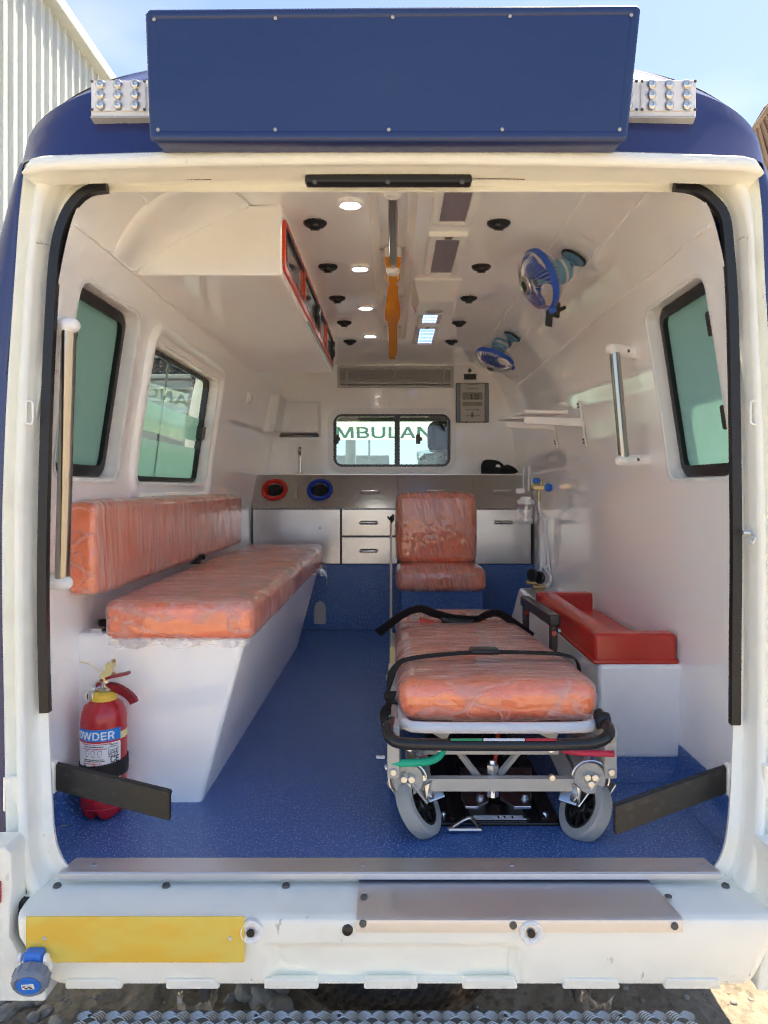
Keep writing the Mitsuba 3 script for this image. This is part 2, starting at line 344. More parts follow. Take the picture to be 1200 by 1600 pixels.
STL = ['leftmost pale stone under the round socket', 'small stone in the lower left corner, second from the edge', 'large grey stone in the bottom left corner of the picture', 'grey stone on the dirt just below the round socket', 'small stone on the dirt left of the round socket',
       'brown stone in the rubble nearest to the bumper edge', 'largest rough stone in the rubble left of the spare tyre', 'stone touching the left side of the spare tyre', 'lowest large stone in the rubble before the spare tyre', 'stone half hidden behind the footstep left of the spare tyre', 'small stone beside the left step post',
       'grey stone right of the round socket on the dirt', 'tiny stone directly under the round socket', 'small stone behind the back edge of the footstep', 'stone beside the left end of the footstep']
for k, (u, v, r) in enumerate(big):
    y = 1.6 * F / (v - 762); x = (u - 614) / F * y
    c = np.array([x, y, float(ground_z(np.array([x]), np.array([y]))[0]) + r * .3])
    key = thing('stone', STL[k], 'stone',
                'stones on the left of the bumper' if u < 200 else 'stones beside the spare tyre')
    add(key, stone_mesh(c, r, k), 'stone', True)
peb = []
for k in range(420):
    x, y = RNG.uniform(-1.5, 1.5), RNG.uniform(1.85, 3.0); r = .004 + .010 * RNG.random() ** 3
    s = trimesh.creation.icosphere(subdivisions=1, radius=r); v = np.array(s.vertices) * [1, .85, .6] * (1 + .35 * (RNG.random((len(s.vertices), 1)) - .5))
    peb.append(trimesh.Trimesh(v + [x, y, float(ground_z(np.array([x]), np.array([y]))[0]) + r * .2], s.faces, process=False))
labels['gravel'] = {'label': 'loose pebbles scattered over the dirt under the bumper', 'category': 'gravel', 'kind': 'stuff'}
add('gravel', peb, 'stone', True)

# ------------------------------------------------------------------ surroundings
WX = -3.5; shed = thing('corrugated_shed', 'tall pale shed with upright corrugated metal cladding left of the ambulance', 'shed')
ys = np.arange(1.0, 30, .175); prof = []
for y in ys:
    prof += [(WX, y), (WX, y + .105), (WX + .035, y + .122), (WX + .035, y + .158)]
prof = np.array(prof); zt = 4.86
add('cladding', loft([np.column_stack([prof[:, 0], prof[:, 1], 0 * prof[:, 0] + z]) for z in (-1.62, zt)]), 'sheet_cream', False, shed)
add('roof_edge', rbox(WX - .02, WX + .14, .8, 30.2, zt, zt + .14, .01), 'sheet_cream', 30, shed)
add('roof', rbox(WX - 6, WX - .01, .8, 30.2, zt + .02, zt + .2, .01), 'sheet_cream', 30, shed)
add('end_wall', rbox(WX - 6, WX - .05, .98, 1.03, -1.62, zt, .01), 'sheet_cream', 30, shed)

hut = thing('bamboo_shed', 'dark brown thatched shed roof with pale poles right of the ambulance roof', 'shed')
hy = 9.0; a, b, c_, d_ = P(1150, 222, hy), P(1215, 150, hy), P(1290, 120, hy + 3), P(1500, 330, hy + 3)
slope = [P(1158, 222, hy), P(1202, 168, hy), P(1330, 60, hy + 1.5), P(1420, 330, hy + .5), P(1190, 300, hy)]
add('roof', hullpts([P(1162, 232, hy), P(1198, 172, hy + .2), P(1330, 40, hy + 2.5), P(1450, 420, hy + 2), P(1196, 330, hy)], .05), 'thatch', False, hut)
for k in range(7):
    t = k / 6; p0 = P(1163 + 30 * t, 228 - 52 * t, hy - .1) ; p1 = P(1205 + 40 * t + RNG.uniform(-6, 6), 330, hy - .15 - .2 * t)
    add('pole', tube(spline([p0, (p0 + p1) / 2 + RNG.uniform(-.04, .04, 3), p1], 4), .022), 'bamboo', 40, hut)
add('pole', rod(P(1158, 228, hy - .12), P(1215, 150, hy - .12), .03), 'bamboo', 40, hut)
add('wall', rbox(4.6, 8.5, hy - .0, hy + 3, -1.6, 2.6, .02), 'thatch', False, hut)

tr = thing('power_transformer', 'grey electrical transformer with dark insulators seen through the left window', 'transformer')
ty = 7.6
t0, t1 = P(225, 640, ty), P(300, 640, ty)
add('tank', rbox(-3.3, t1[0], ty, ty + .9, -1.6, P(250, 592, ty)[2], .03), 'grey_paint', 35, tr)
add('lid', rbox(-3.34, t1[0] + .05, ty - .05, ty + .95, P(250, 592, ty)[2], P(250, 586, ty)[2], .01), 'grey_paint', 35, tr)
for q in (610, 628, 646): add('rib', rbox(-3.3, t1[0] + .02, ty - .07, ty, P(250, q, ty)[2], P(250, q - 4, ty)[2], .008), 'grey_paint', 35, tr)
for u in (243, 258, 272, 286):
    o = P(u, 588, ty + .2); prf = [(0, 0)]
    for k in range(4): prf += [(.045, .055 * k + .004), (.085, .055 * k + .02), (.05, .055 * k + .035)]
    prf += [(.03, .23), (.02, .3), (.012, .36), (0, .37)]
    add('insulator', lathe(prf, o, (0, 0, 1), 20), 'porcelain', 35, tr)
for u, v in ((315, 560), (330, 590)):
    add('cable', tube(spline([P(u - 20, 520, ty), P(u - 12, 600, ty - .2), P(u, 660, ty - .3), P(u + 10, 760, ty - .3)], 8), .018), 'rubber', 40, tr)
wl = thing('compound_wall', 'low pale blue boundary building far ahead, seen through the windscreen', 'wall')
add(wl, rbox(-6.5, -.2, 40, 43, -1.6, P(600, 711, 40)[2], .05), 'concrete', 30)
for x, yy, h, nm in ((P(577, 700, 30)[0], 30, P(577, 668, 30)[2], 'right'), (P(548, 700, 24)[0], 24, P(548, 640, 24)[2], 'left')):
    pl = thing('utility_pole', f'thin {"grey pole with a cross arm" if nm == "right" else "pale concrete pole"} far ahead beyond the windscreen', 'pole')
    add('shaft', lathe([(.0, 0), (.20 if nm == 'left' else .06, 0), (.16 if nm == 'left' else .04, h + 1.6), (0, h + 1.6)], (x, yy, -1.6), (0, 0, 1), 12), 'concrete', 35, pl)
    if nm == 'right':
        add('cross_arm', rbox(x - .4, x + .4, yy - .05, yy + .05, h - .3, h - .2, .01), 'grey_dark', 30, pl)

# ------------------------------------------------------------------ the ambulance: cabin lining
AMB = thing('ambulance', 'dark blue ambulance van with a white open rear doorway and white cabin', 'ambulance')
YR, YB = 1.93, 5.55                           # rear opening, bulkhead
half = spline([(.955, -.97), (.955, -.55), (.955, -.12), (.946, .08), (.922, .26), (.862, .62), (.815, .76), (.735, .855), (.60, .918), (.45, .928), (.0, .930)], 10)
full = np.vstack([half, (half * [-1, 1])[::-1][1:]])          # right floor -> ceiling -> left floor
sl = np.concatenate([[0], np.cumsum(np.linalg.norm(np.diff(full, axis=0), axis=1))])
tg = np.gradient(full, axis=0); tg /= np.linalg.norm(tg, axis=1, keepdims=True); nrm = np.stack([tg[:, 1], -tg[:, 0]], 1)   # points out of the cabin
def at_s(s): return np.stack([np.interp(s, sl, full[:, k]) for k in (0, 1)], -1), np.stack([np.interp(s, sl, nrm[:, k]) for k in (0, 1)], -1)
hz = half[:60, 1]; 
def wall_x(z): return np.interp(z, half[:, 1], half[:, 0])
def s_of(side, z):
    s = np.interp(z, half[:, 1], sl[:len(half)]); return s if side > 0 else sl[-1] - s
def lining(name, s0, s1, holes=(), label=None):
    poly = sbox(s0, YR, s1, YB)
    for h in holes: poly = poly.difference(h)
    vs, fs, ns, base = [], [], [], 0
    cuts = np.unique(np.concatenate([[s0, s1], sl[(sl > s0) & (sl < s1)]])); cuts = cuts[np.concatenate([[True], np.diff(cuts) > .004])]; cuts[-1] = s1
    for a, b in zip(cuts[:-1], cuts[1:]):
        g = poly.intersection(sbox(a, YR, b, YB))
        for q in getattr(g, 'geoms', [g]):
            if q.geom_type != 'Polygon' or q.area < 1e-9: continue
            v2, f2 = trimesh.creation.triangulate_polygon(q, engine='earcut')
            p, nn = at_s(v2[:, 0]); vs.append(np.column_stack([p[:, 0], v2[:, 1], p[:, 1]])); ns.append(-np.column_stack([nn[:, 0], 0 * nn[:, 0], nn[:, 1]])); fs.append(f2 + base); base += len(v2)
    v, f, nv = np.vstack(vs), np.vstack(fs), np.vstack(ns)
    fn = np.cross(v[f[:, 1]] - v[f[:, 0]], v[f[:, 2]] - v[f[:, 0]]); bad = (fn * nv[f[:, 0]]).sum(1) < 0; f[bad] = f[bad][:, ::-1]
    return add(name, (v, f), 'gelcoat', parent=AMB, normals=nv, label=label)
def wz(side, y, z, off=0.0):
    """A point of the side wall at depth y and height z, off metres outwards."""
    e = 1e-3; dx = (wall_x(z + e) - wall_x(z - e)) / (2 * e); n_ = np.stack([1 + 0 * dx, -dx], -1); n_ /= np.linalg.norm(n_, axis=-1, keepdims=True)
    return np.stack([side * (wall_x(z) + n_[..., 0] * off), y + 0 * z, z + n_[..., 1] * off], -1)
def wall_poly(side, poly, off, depth):
    """A polygon in (y, z) laid on the side wall, from off to off + depth outwards."""
    m = prism(poly, depth); v = np.array(m.vertices); m.vertices = wz(side, v[:, 0], v[:, 1], off + v[:, 2])
    if side > 0: m.invert()
    return m
WINDOWS = [(-1, 2.06, 2.53, .030, .585), (-1, 2.72, 3.72, .020, .535), (1, 2.06, 2.53, .030, .600)]
def hole_s(side, y0, y1, z0, z1, r=.05):
    s0, s1 = sorted((s_of(side, z0), s_of(side, z1))); return rrect(s0, s1, y0, y1, r)
holes = {sd: [hole_s(*w) for w in WINDOWS if w[0] == sd] for sd in (1, -1)}
S_SEAM = np.interp(.60, -half[:, 0] + 0, sl[:len(half)]) if False else sl[np.argmin(np.abs(half[:, 0] - .60) + (half[:, 1] < .5))]
lining('side_wall', 0, S_SEAM, holes[1], 'right cabin wall of glossy white moulded panel with one window')
lining('side_wall', sl[-1] - S_SEAM, sl[-1], holes[-1], 'left cabin wall of glossy white moulded panel with two windows')
chan = rrect(sl[-1] / 2 - .080, sl[-1] / 2 + .080, 2.12, 4.62, .045)
CEIL = lining('ceiling', S_SEAM, sl[-1] - S_SEAM, [chan])
# recessed channel along the ceiling
ring = np.array(chan.exterior.coords)[:-1]
rows = []
for inset, up in ((0, 0), (.008, .012), (.020, .045), (.030, .052)):
    q = np.array(chan.buffer(-inset).exterior.coords)
    d = np.concatenate([[0], np.cumsum(np.linalg.norm(np.diff(q, axis=0), axis=1))]); t = np.linspace(0, d[-1], 240, endpoint=False)
    q = np.stack([np.interp(t, d, q[:, k]) for k in (0, 1)], 1)
    p, nn = at_s(q[:, 0]); rows.append(np.column_stack([p[:, 0], q[:, 1], p[:, 1] + up]))
add('ceiling__channel', [loft(rows, True), (np.vstack([rows[-1], rows[-1].mean(0)]), np.array([[k, (k + 1) % 240, 240] for k in range(240)]))], 'gelcoat', 35, AMB)
for side in (1, -1):
    for x, zz in ((.735, .853), (.600, .9165), (.838, .696)):
        add('seam_bead', tube(np.array([[side * x, y, zz - .001] for y in (YR + .02, YB - .01)]), .0035, 8), 'gelcoat', 40, AMB)

skin = spline([(.995, .86), (1.045, .72), (1.098, .55), (1.148, .25), (1.165, -.1), (1.165, -.5), (1.15, -1.12)], 6)
def skin_x(z): return np.interp(z, skin[::-1, 1], skin[::-1, 0])
# windows of the side walls
def ring_pts(y0, y1, z0, z1, r, n=120):
    q = np.array(rrect(y0, y1, z0, z1, r).exterior.coords); d = np.concatenate([[0], np.cumsum(np.linalg.norm(np.diff(q, axis=0), axis=1))]); t = np.linspace(0, d[-1], n, endpoint=False)
    return np.stack([np.interp(t, d, q[:, k]) for k in (0, 1)], 1)
for k, (sd, y0, y1, z0, z1) in enumerate(WINDOWS):
    big_ = k == 1
    ey_, ez_ = (.34, .085) if big_ else (.012, .007)
    outw = wz(sd, *ring_pts(y0 - .012, y1 + ey_, z0 - .032, z1 + ez_, .05).T, off=.05); outw[:, 0] = sd * (skin_x(outw[:, 2]) + .001)
    W = add('side_window', [loft([wz(sd, *ring_pts(y0 + i, y1 - i, z0 + i, z1 - i, .05).T, off=o) for i, o in ((-.012, -.004), (-.003, -.003), (.0, .006), (.004, .068), (.0, .075))] + [outw], True)], 'white_moulding', 40, AMB,
            label=('left sliding window behind the backrest, lower half frosted' if big_ else ('left' if sd < 0 else 'right') + ' rear side window with a dark frame and frosted teal pane'))[len(AMB) + 2:]
    fo = .045 if not big_ else .05; fw = .032 if not big_ else .018
    out, inn = rrect(y0 - .0, y1 + .0, z0 - .0, z1 + .0, .05), rrect(y0 + fw, y1 - fw, z0 + fw, z1 - fw, .035)
    add(W + '__frame', wall_poly(sd, out.difference(inn), fo, .022), 'window_black', 30, AMB)
    o2 = rrect(y0 + fw * .45, y1 - fw * .45, z0 + fw * .45, z1 - fw * .45, .042)
    add(W + '__gasket', wall_poly(sd, o2.difference(rrect(y0 + fw * 1.25, y1 - fw * 1.25, z0 + fw * 1.25, z1 - fw * 1.25, .03)), fo - .008, .007), 'rubber', 30, AMB)
    if not big_:
        pane = rrect(y0 + fw * .8, y1 - fw * .8, z0 + fw * .8, z1 - fw * .8, .03)
        add(W + '__pane', wall_poly(sd, pane, fo + .012, .0001).slice_plane((0, 0, -9), (0, 0, 1)) if False else wall_poly(sd, pane, fo + .012, .003), 'frosted_teal', False, AMB)
        for zz in (z0 + .17, z1 - .13) if sd > 0 else (z1 - .17,):
            add(W + '__catch', wall_poly(sd, rrect(y0 + .045, y0 + .085, zz - .035, zz + .035, .01), fo - .02, .03), 'black_plastic', 30, AMB)
    else:
        ym = (y0 + y1) / 2 - .12; zf = .335
        v2 = np.array(wall_poly(sd, sbox(y0, z0, y1, z1), fo + .012, .001).vertices)
        def sheet(poly, off):
            v, f = trimesh.creation.triangulate_polygon(poly, engine='earcut'); return (wz(sd, v[:, 0], v[:, 1], off), f)
        for a_, b_, o_ in ((y0 + .01, ym + .015, .010), (ym - .015, y1 - .01, .018)):
            add(W + '__pane', sheet(sbox(a_, z0 + .01, b_, z1 - .01), fo + o_), 'side_pane', False, AMB)
            add(W + '__frosted_film', sheet(sbox(a_ + .012, z0 + .012, b_ - .012, zf), fo + o_ - .002), 'frosted_green', False, AMB)
        add(W + '__mullion', wall_poly(sd, sbox(ym - .012, z0 + .01, ym + .012, z1 - .01), fo + .014, .002), 'grey_paint', 30, AMB)
        for yy in (y0 + .03, y1 - .03):
            add(W + '__catch', wall_poly(sd, rrect(yy - .028, yy + .028, .235, .30, .006), fo - .022, .03), 'black_plastic', 30, AMB)
        mo = wz(sd, *ring_pts(y0 - .055, y1 + .045, z0 - .062, z1 + .055, .085, 160).T, off=-.002)
        add(W + '__moulding', sweep(mo, circ(.021, 14), closed=True), 'gelcoat', 50, AMB)

# floor and its upturned edge
FZ = -.96
add('floor', flat(unary_union([sbox(-.95, 1.955, .95, YB - .45), Polygon([(-.95, 1.96), (-.885, 1.94), (-.845, 1.88), (-.80, 1.862), (.80, 1.862), (.845, 1.88), (.885, 1.94), (.95, 1.96)])]), FZ - .03, .03), 'floor_vinyl', False, AMB, label='blue speckled vinyl cabin floor')
def coving(pts, h=.105, r=.05):
    rows = []
    for o, z in ((.07, .0012), (.045, .004), (.022, .013), (.008, .032), (.003, .06), (.003, h - .003), (-.002, h)):
        rows.append(o)
    return rows
for sd in (1, -1):
    prof_ = [(.075, .0015), (.05, .004), (.03, .012), (.014, .028), (.006, .05), (.005, .10), (.0005, .104)]
    rows = [[(sd * (.955 - d), y, FZ + z) for y in np.linspace(1.95, 4.95, 30)] for d, z in prof_]
    add('floor_coving', loft(rows), 'floor_vinyl', 50, AMB)
# bulkhead
sec = full[(full[:, 1] > -.97)]; bh = Polygon(sec)
BW = rrect(-.455, .44, .150, .560, .07)
GR = sbox(-.40, .765, .435, .895)
add('bulkhead', upright(bh.difference(BW).difference(GR), YB, .04), 'gelcoat', 30, AMB, label='white front bulkhead with a small sliding window')
o_ = np.array(rrect(-.492, .475, .112, .598, .10).exterior.coords)[:-1]; 
add('bulkhead_window', upright(rrect(-.49, .475, .115, .596, .10).difference(rrect(-.448, .433, .157, .553, .066)), YB - .022, .03), 'white_moulding', 30, AMB, label='sliding bulkhead window that looks through into the cab')
add('bulkhead_window__frame', upright(rrect(-.448, .433, .157, .553, .062).difference(rrect(-.426, .411, .176, .534, .04)), YB - .012, .04), 'window_black', 30, AMB)
add('bulkhead_window__mullion', upright(sbox(.012, .17, .052, .54), YB + .0, .02), 'window_black', 30, AMB)
for a_, b_, yy in ((-.43, .04, .012), (.03, .415, .022)):
    add('bulkhead_window__pane', (np.array([[a_, YB + yy, .17], [b_, YB + yy, .17], [b_, YB + yy, .54], [a_, YB + yy, .54]]), np.array([[0, 1, 2], [0, 2, 3]])), 'clear_pane', False, AMB)
for x in (-.425, .19):
    add('bulkhead_window__catch', rbox(x - .016, x + .016, YB - .03, YB + .01, .33, .40, .004), 'black_plastic', 30, AMB)
    add('bulkhead_window__catch', rbox(x + .004, x + .03, YB - .045, YB - .02, .352, .378, .003), 'black_plastic', 30, AMB)

# ------------------------------------------------------------------ rear doorway frame (pressed white metal)
pairs = [  # inner contour, outer contour (photo pixels at the doorway's depth), from the sill's left end over the top to its right end
    ((614, 1374), (614, 1396)), ((300, 1374), (300, 1396)), ((125, 1372), (40, 1396)), ((108, 1362), (30, 1392)), ((92, 1340), (24, 1360)), ((82, 1305), (22, 1320)), ((78, 1240), (20, 1240)), ((73, 1110), (18, 1110)), ((72, 950), (15, 950)),
    ((72, 800), (15, 800)), ((77, 620), (22, 620)), ((84, 450), (34, 440)), ((94, 385), (40, 350)), ((104, 345), (45, 300)), ((120, 318), (48, 275)), ((142, 302), (52, 264)), ((172, 297), (90, 262)), ((300, 297), (290, 258)),
    ((480, 297), (480, 256)), ((735, 297), (735, 256)), ((930, 297), (930, 256)), ((1050, 297), (1120, 258)), ((1082, 302), (1168, 260)), ((1108, 318), (1172, 275)), ((1128, 345), (1176, 300)), ((1140, 385), (1180, 350)), ((1142, 450), (1184, 440)),
    ((1147, 620), (1194, 620)), ((1150, 800), (1201, 800)), ((1150, 950), (1204, 950)), ((1149, 1110), (1205, 1110)), ((1144, 1240), (1204, 1240)), ((1139, 1305), (1202, 1320)), ((1130, 1340), (1198, 1360)), ((1116, 1362), (1192, 1392)), ((1098, 1372), (1180, 1396)),
    ((900, 1374), (900, 1396))]
def post_y(v): return 1.93 - .09 * np.clip((v - 1080) / 230, 0, 1) ** 1.3     # the posts lean out towards the bumper
inner = spline([P(*a, post_y(a[1])) for a, b in pairs], 6, True); outer = spline([P(*b, post_y(b[1])) for a, b in pairs], 6, True)
rows = []
for t, y in ((0.0, 2.03), (0.0, 1.955), (.03, 1.945), (.10, 1.944), (.24, 1.946), (.33, 1.942), (.38, 1.925), (.43, 1.900), (.49, 1.889), (.60, 1.886), (.67, 1.892), (.72, 1.908), (.78, 1.914), (.84, 1.910), (.90, 1.893), (.95, 1.886), (1.0, 1.893), (1.0, 1.96)):
    q = inner * (1 - t) + outer * t
    fl = 1 + max(0, y - 1.945) / 1.93 if t == 0 else 1.0            # the inner flange flares
    rows.append(np.column_stack([q[:, 0] * fl, (q[:, 1] + y - 1.93) if not (t == 1.0 and y > 1.9) else 0 * q[:, 1] + 1.96, q[:, 2] * fl]))
add('rear_frame', loft(rows, True), 'body_white', 50, AMB, label='white pressed metal frame around the open rear doorway')
for u0, u1, v in ((430, 431, 1), ):
    pass
for u in (48, 1176):       # oval pressed slots on both posts
    q0, q1 = P(u, 632, 1.90), P(u, 658, 1.90)
    add('rear_frame__slot', sweep(np.array([[q0[0] + a_ * .009, 1.893, q0[2] * (1 - t) + q1[2] * t + b_ * .009] for a_, b_, t in [(math.cos(w), math.sin(w), 0) for w in np.linspace(0, math.pi, 8)] + [(math.cos(w), math.sin(w), 1) for w in np.linspace(math.pi, 2 * math.pi, 8)]]), circ(.003, 8), closed=True), 'body_white', 50, AMB)
# smears of seam sealant and small dents on the posts and header
for pts in ([(46, 377), (56, 379), (66, 381)], [(62, 376), (70, 381), (76, 383)], [(1154, 375), (1160, 371), (1164, 370)], [(1168, 372), (1174, 368)], [(88, 1296), (98, 1290), (104, 1291)], [(1170, 1287), (1180, 1292)], [(1153, 268), (1158, 280), (1156, 292)], [(58, 266), (61, 278)], [(640, 279), (690, 280), (760, 279), (820, 280)], [(170, 279), (240, 280), (330, 280)], [(863, 256), (864, 262)]):
    add('rear_frame__sealant', sweep(spline([P(u, v, 1.888 if u > 160 and u < 1100 else 1.893) + [0, .002, 0] for u, v in pts], 5), circ(.0016, 6, .6)), 'sealant', 40, AMB)
# black door seals clipped on the doorway's edge
def seal(idx0, idx1):
    pts = np.array([np.append(P(*pairs[i][0], 1.93)[[0]], 0) for i in range(idx0, idx1 + 1)])
    p = spline([P(*pairs[i][0], 1.95) for i in range(idx0, idx1 + 1)], 8)
    c = np.array([0, 0, -.1]); inw = np.gradient(p, axis=0); inw = np.cross(inw, [0, 1, 0]); inw /= np.linalg.norm(inw, axis=1, keepdims=True)
    sgn = np.sign((inw * (np.array([0, 1.95, 0]) - p)).sum(1, keepdims=True)); p = p + inw * sgn * .006; p[:, 1] = 1.935
    return sweep(p, np.array([[-.014, -.010], [-.009, -.014], [.009, -.014], [.014, -.010], [.014, .030], [-.014, .030]]) if True else None, up=(0, 1, 0))
def seal_px(pts, w=.024):
    p = spline([P(u, v, 1.93) for u, v in pts], 8)
    sec_ = np.array([[-.5, -.6], [-.38, -.9], [-.05, -1.0], [.05, -.86], [.38, -.86], [.5, -.6], [.5, 1], [-.5, 1]]) * [w, .013]
    return sweep(p, sec_, up=(0, -1, 0))
add('door_seal', seal_px([(168, 294), (140, 299), (118, 316), (101, 345), (89, 390), (82, 470), (74, 640), (69, 850), (69, 1000), (72, 1112)]), 'rubber', 30, AMB, label='black rubber seal on the left edge of the doorway')
add('door_seal', seal_px([(1053, 291), (1084, 296), (1110, 312), (1130, 340), (1137, 390), (1143, 480), (1147, 660), (1149, 850), (1148, 1000), (1147, 1131)]), 'rubber', 30, AMB, label='black rubber seal on the right edge of the doorway')
a_, b_ = P(478, 292, 1.9), P(736, 278, 1.9)
add('rubber_buffer', rbox(a_[0], b_[0], 1.872, 1.91, a_[2], b_[2], .006), 'rubber', 35, AMB)
for u in (492, 606, 722): add('rubber_buffer__screw', disc_cyl(.006, .004, P(u, 285, 1.871), (0, -1, 0), 12), 'grey_dark', 30, AMB)
# drip rail above the doorway
def rail_pt(x): return .816 - .020 * (x / .95) ** 2
xs = np.linspace(-.925, .925, 60)
secp = np.array([[.075, .012], [.02, .018], [-.006, .019], [-.014, .012], [-.017, 0], [-.015, -.012], [-.006, -.019], [.004, -.017], [.012, -.011], [.03, -.014], [.075, -.02]])
grid = []
for x in xs:
    e = np.clip((abs(x) - .885) / .04, 0, 1); k_ = math.sqrt(max(1 - e * e, .02)); zc = rail_pt(x) - .012 * e
    grid.append([(x, 1.82 + a_ + .03 * e, zc + b_ * k_) for a_, b_ in secp])
add('drip_rail', loft(grid), 'body_white', 50, AMB)

# ------------------------------------------------------------------ outer skin: roof, sides, corner panels
stations = [(1.85, .838, .93), (1.875, .92, .945), (1.90, 1.01, .955), (1.915, 1.085, .960), (1.93, 1.10, .966), (1.99, 1.165, .975), (2.12, 1.235, .98), (2.4, 1.285, .985), (3.0, 1.30, .99), (5.4, 1.30, .99), (6.3, 1.2, .97), (6.95, .92, .93)]
rows = []
for y, top, w in stations:
    a_ = np.linspace(0, math.pi, 61); n_ = 3.2; c, s = np.cos(a_), np.sin(a_)
    rows.append(np.column_stack([np.sign(c) * np.abs(c) ** (2 / n_) * w, 0 * a_ + y, .81 + (top - .81) * np.abs(s) ** (2 / n_)]))
add('roof', loft(rows), 'body_blue', 40, AMB, label='dark blue moulded high roof')
for sd in (-1, 1):
    poly = sbox(2.06, -1.12, 7.0, .86).difference(sbox(5.75, -.05, 6.75, .62)).difference(Point(3.7, -1.2).buffer(.43))
    for w in WINDOWS:
        if w[0] == sd: poly = poly.difference(rrect(w[1] - .01, w[2] + (.338 if w[2] > 3 else .01), w[3] - .03, w[4] + (.083 if w[2] > 3 else .005), .05))
    vs, fs, base = [], [], 0
    for a_, b_ in zip(skin[1:, 1], skin[:-1, 1]):
        g = poly.intersection(sbox(0, a_, 9, b_))
        for q in getattr(g, 'geoms', [g]):
            if q.geom_type == 'Polygon' and q.area > 1e-9:
                v2, f2 = trimesh.creation.triangulate_polygon(q, engine='earcut'); vs.append(np.column_stack([sd * skin_x(v2[:, 1]), v2[:, 0], v2[:, 1]])); fs.append(f2 + base); base += len(v2)
    add('side_panel', (np.vstack(vs), np.vstack(fs)), 'body_blue', 25, AMB)
    # rounded corner between the doorway frame and the side
    rows = []
    vv = np.linspace(262, 1345, 50)
    ou = {-1: ([262, 275, 300, 350, 440, 620, 800, 1110, 1345], [51, 48, 45, 40, 34, 22, 15, 18, 22]), 1: ([262, 275, 300, 350, 440, 620, 800, 1110, 1345], [1170, 1172, 1176, 1180, 1184, 1196, 1203, 1206, 1202])}[sd]
    for v in vv:
        p = P(np.interp(v, *ou), v, 1.93); xo = sd * skin_x(p[2]); d = xo - p[0]
        rows.append([(p[0] + d * f_, y, p[2]) for f_, y in ((0.0, 1.95), (.0, 1.902), (.10, 1.898), (.35, 1.905), (.6, 1.925), (.8, 1.955), (.93, 2.0), (1.0, 2.065))])
    add('corner_panel', loft(rows), 'body_blue', 50, AMB)
# pressed strip on the left corner panel, tail lamp, hinges
q = [P(u, v, 1.925) for u, v in ((37, 332), (33, 400), (22, 500), (12, 590))]
add('corner_panel__pressed_strip', sweep(spline([a_ - [0.0, .026, 0] for a_ in q], 6), circ(.010, 10, .35), up=(0, 1, 0)), 'body_blue', 50, AMB)
add('tail_lamp', rbox(-1.10, -1.022, 1.885, 1.98, -.69, -.125, .012), 'lamp_red', 40, AMB)
add('tail_lamp__rim', rbox(-1.11, -1.012, 1.90, 1.98, -.70, -.115, .014), 'white_plastic', 40, AMB)
for u0, u1, v0, v1 in ((10, 36, 1212, 1262), (1188, 1212, 1192, 1242)):
    a_, b_ = P(u0, v1, 1.86), P(u1, v0, 1.86)
    add('hinge', [rbox(a_[0], b_[0], 1.85, 1.862, a_[2], b_[2], .004), rod((a_[0] + .008, 1.848, a_[2]), (a_[0] + .008, 1.848, b_[2]), .009)], 'body_white', 35, AMB)
# door stays: black arms hinged on the posts
for sd, (p0, p1), lb in ((-1, (P(84, 1212, 1.955), P(264, 1258, 1.775)), 'left'), (1, (P(1138, 1216, 1.955), P(962, 1280, 1.76)), 'right')):
    D = add('door_stay', hullpts([p + [0, a_, b_] for p in (p0, p1) for a_ in (-.004, .004) for b_ in (-.031, .031)], .004), 'stay_black', 35, AMB, label=f'black {lb} door stay arm reaching into the doorway')[len(AMB) + 2:]
    add(D + '__lip', hullpts([p + [0, .004, .031] for p in (p0, p1)], .007), 'stay_black', 35, AMB)
    add(D + '__bracket', [rbox(p0[0] - .012, p0[0] + .012, 1.93, 1.96, p0[2] - .04, p0[2] + .042, .004), rbox(p0[0] - sd * -.012, p0[0] + sd * .02, 1.935, 1.945, p0[2] - .062, p0[2] + .062, .003)], 'body_white', 35, AMB)
# small hook on the right post
hk = P(1165, 832, 1.90)
add('lock_striker', [rod(hk + [-.012, -.01, 0], hk + [.01, -.012, 0], .006), tube(spline([hk + [.006, -.014, 0], hk + [.012, -.026, -.008], hk + [.006, -.024, -.026], hk + [0, -.014, -.02]], 6), .003)], 'zinc', 40, AMB)
# sill strip
z = FZ - .002
SS = add('sill_strip', hullpts([(-.83, 1.835, z + .002), (.815, 1.835, z + .002), (-.815, 1.895, z + .006), (.80, 1.895, z + .006)], .003), 'aluminium', 30, AMB)[len(AMB) + 2:]
add(SS + '__lip', rbox(-.832, .817, 1.829, 1.834, z - .013, z + .003, .002), 'aluminium', 30, AMB)
for u, v in ((567, 1364), (800, 1366), (146, 1358), (1100, 1360)): add(SS + '__screw', disc_cyl(.007, .004, (P(u, v, 1.855)[0], 1.862, z + .006), (0, 0, 1), 14), 'zinc', 30, AMB)

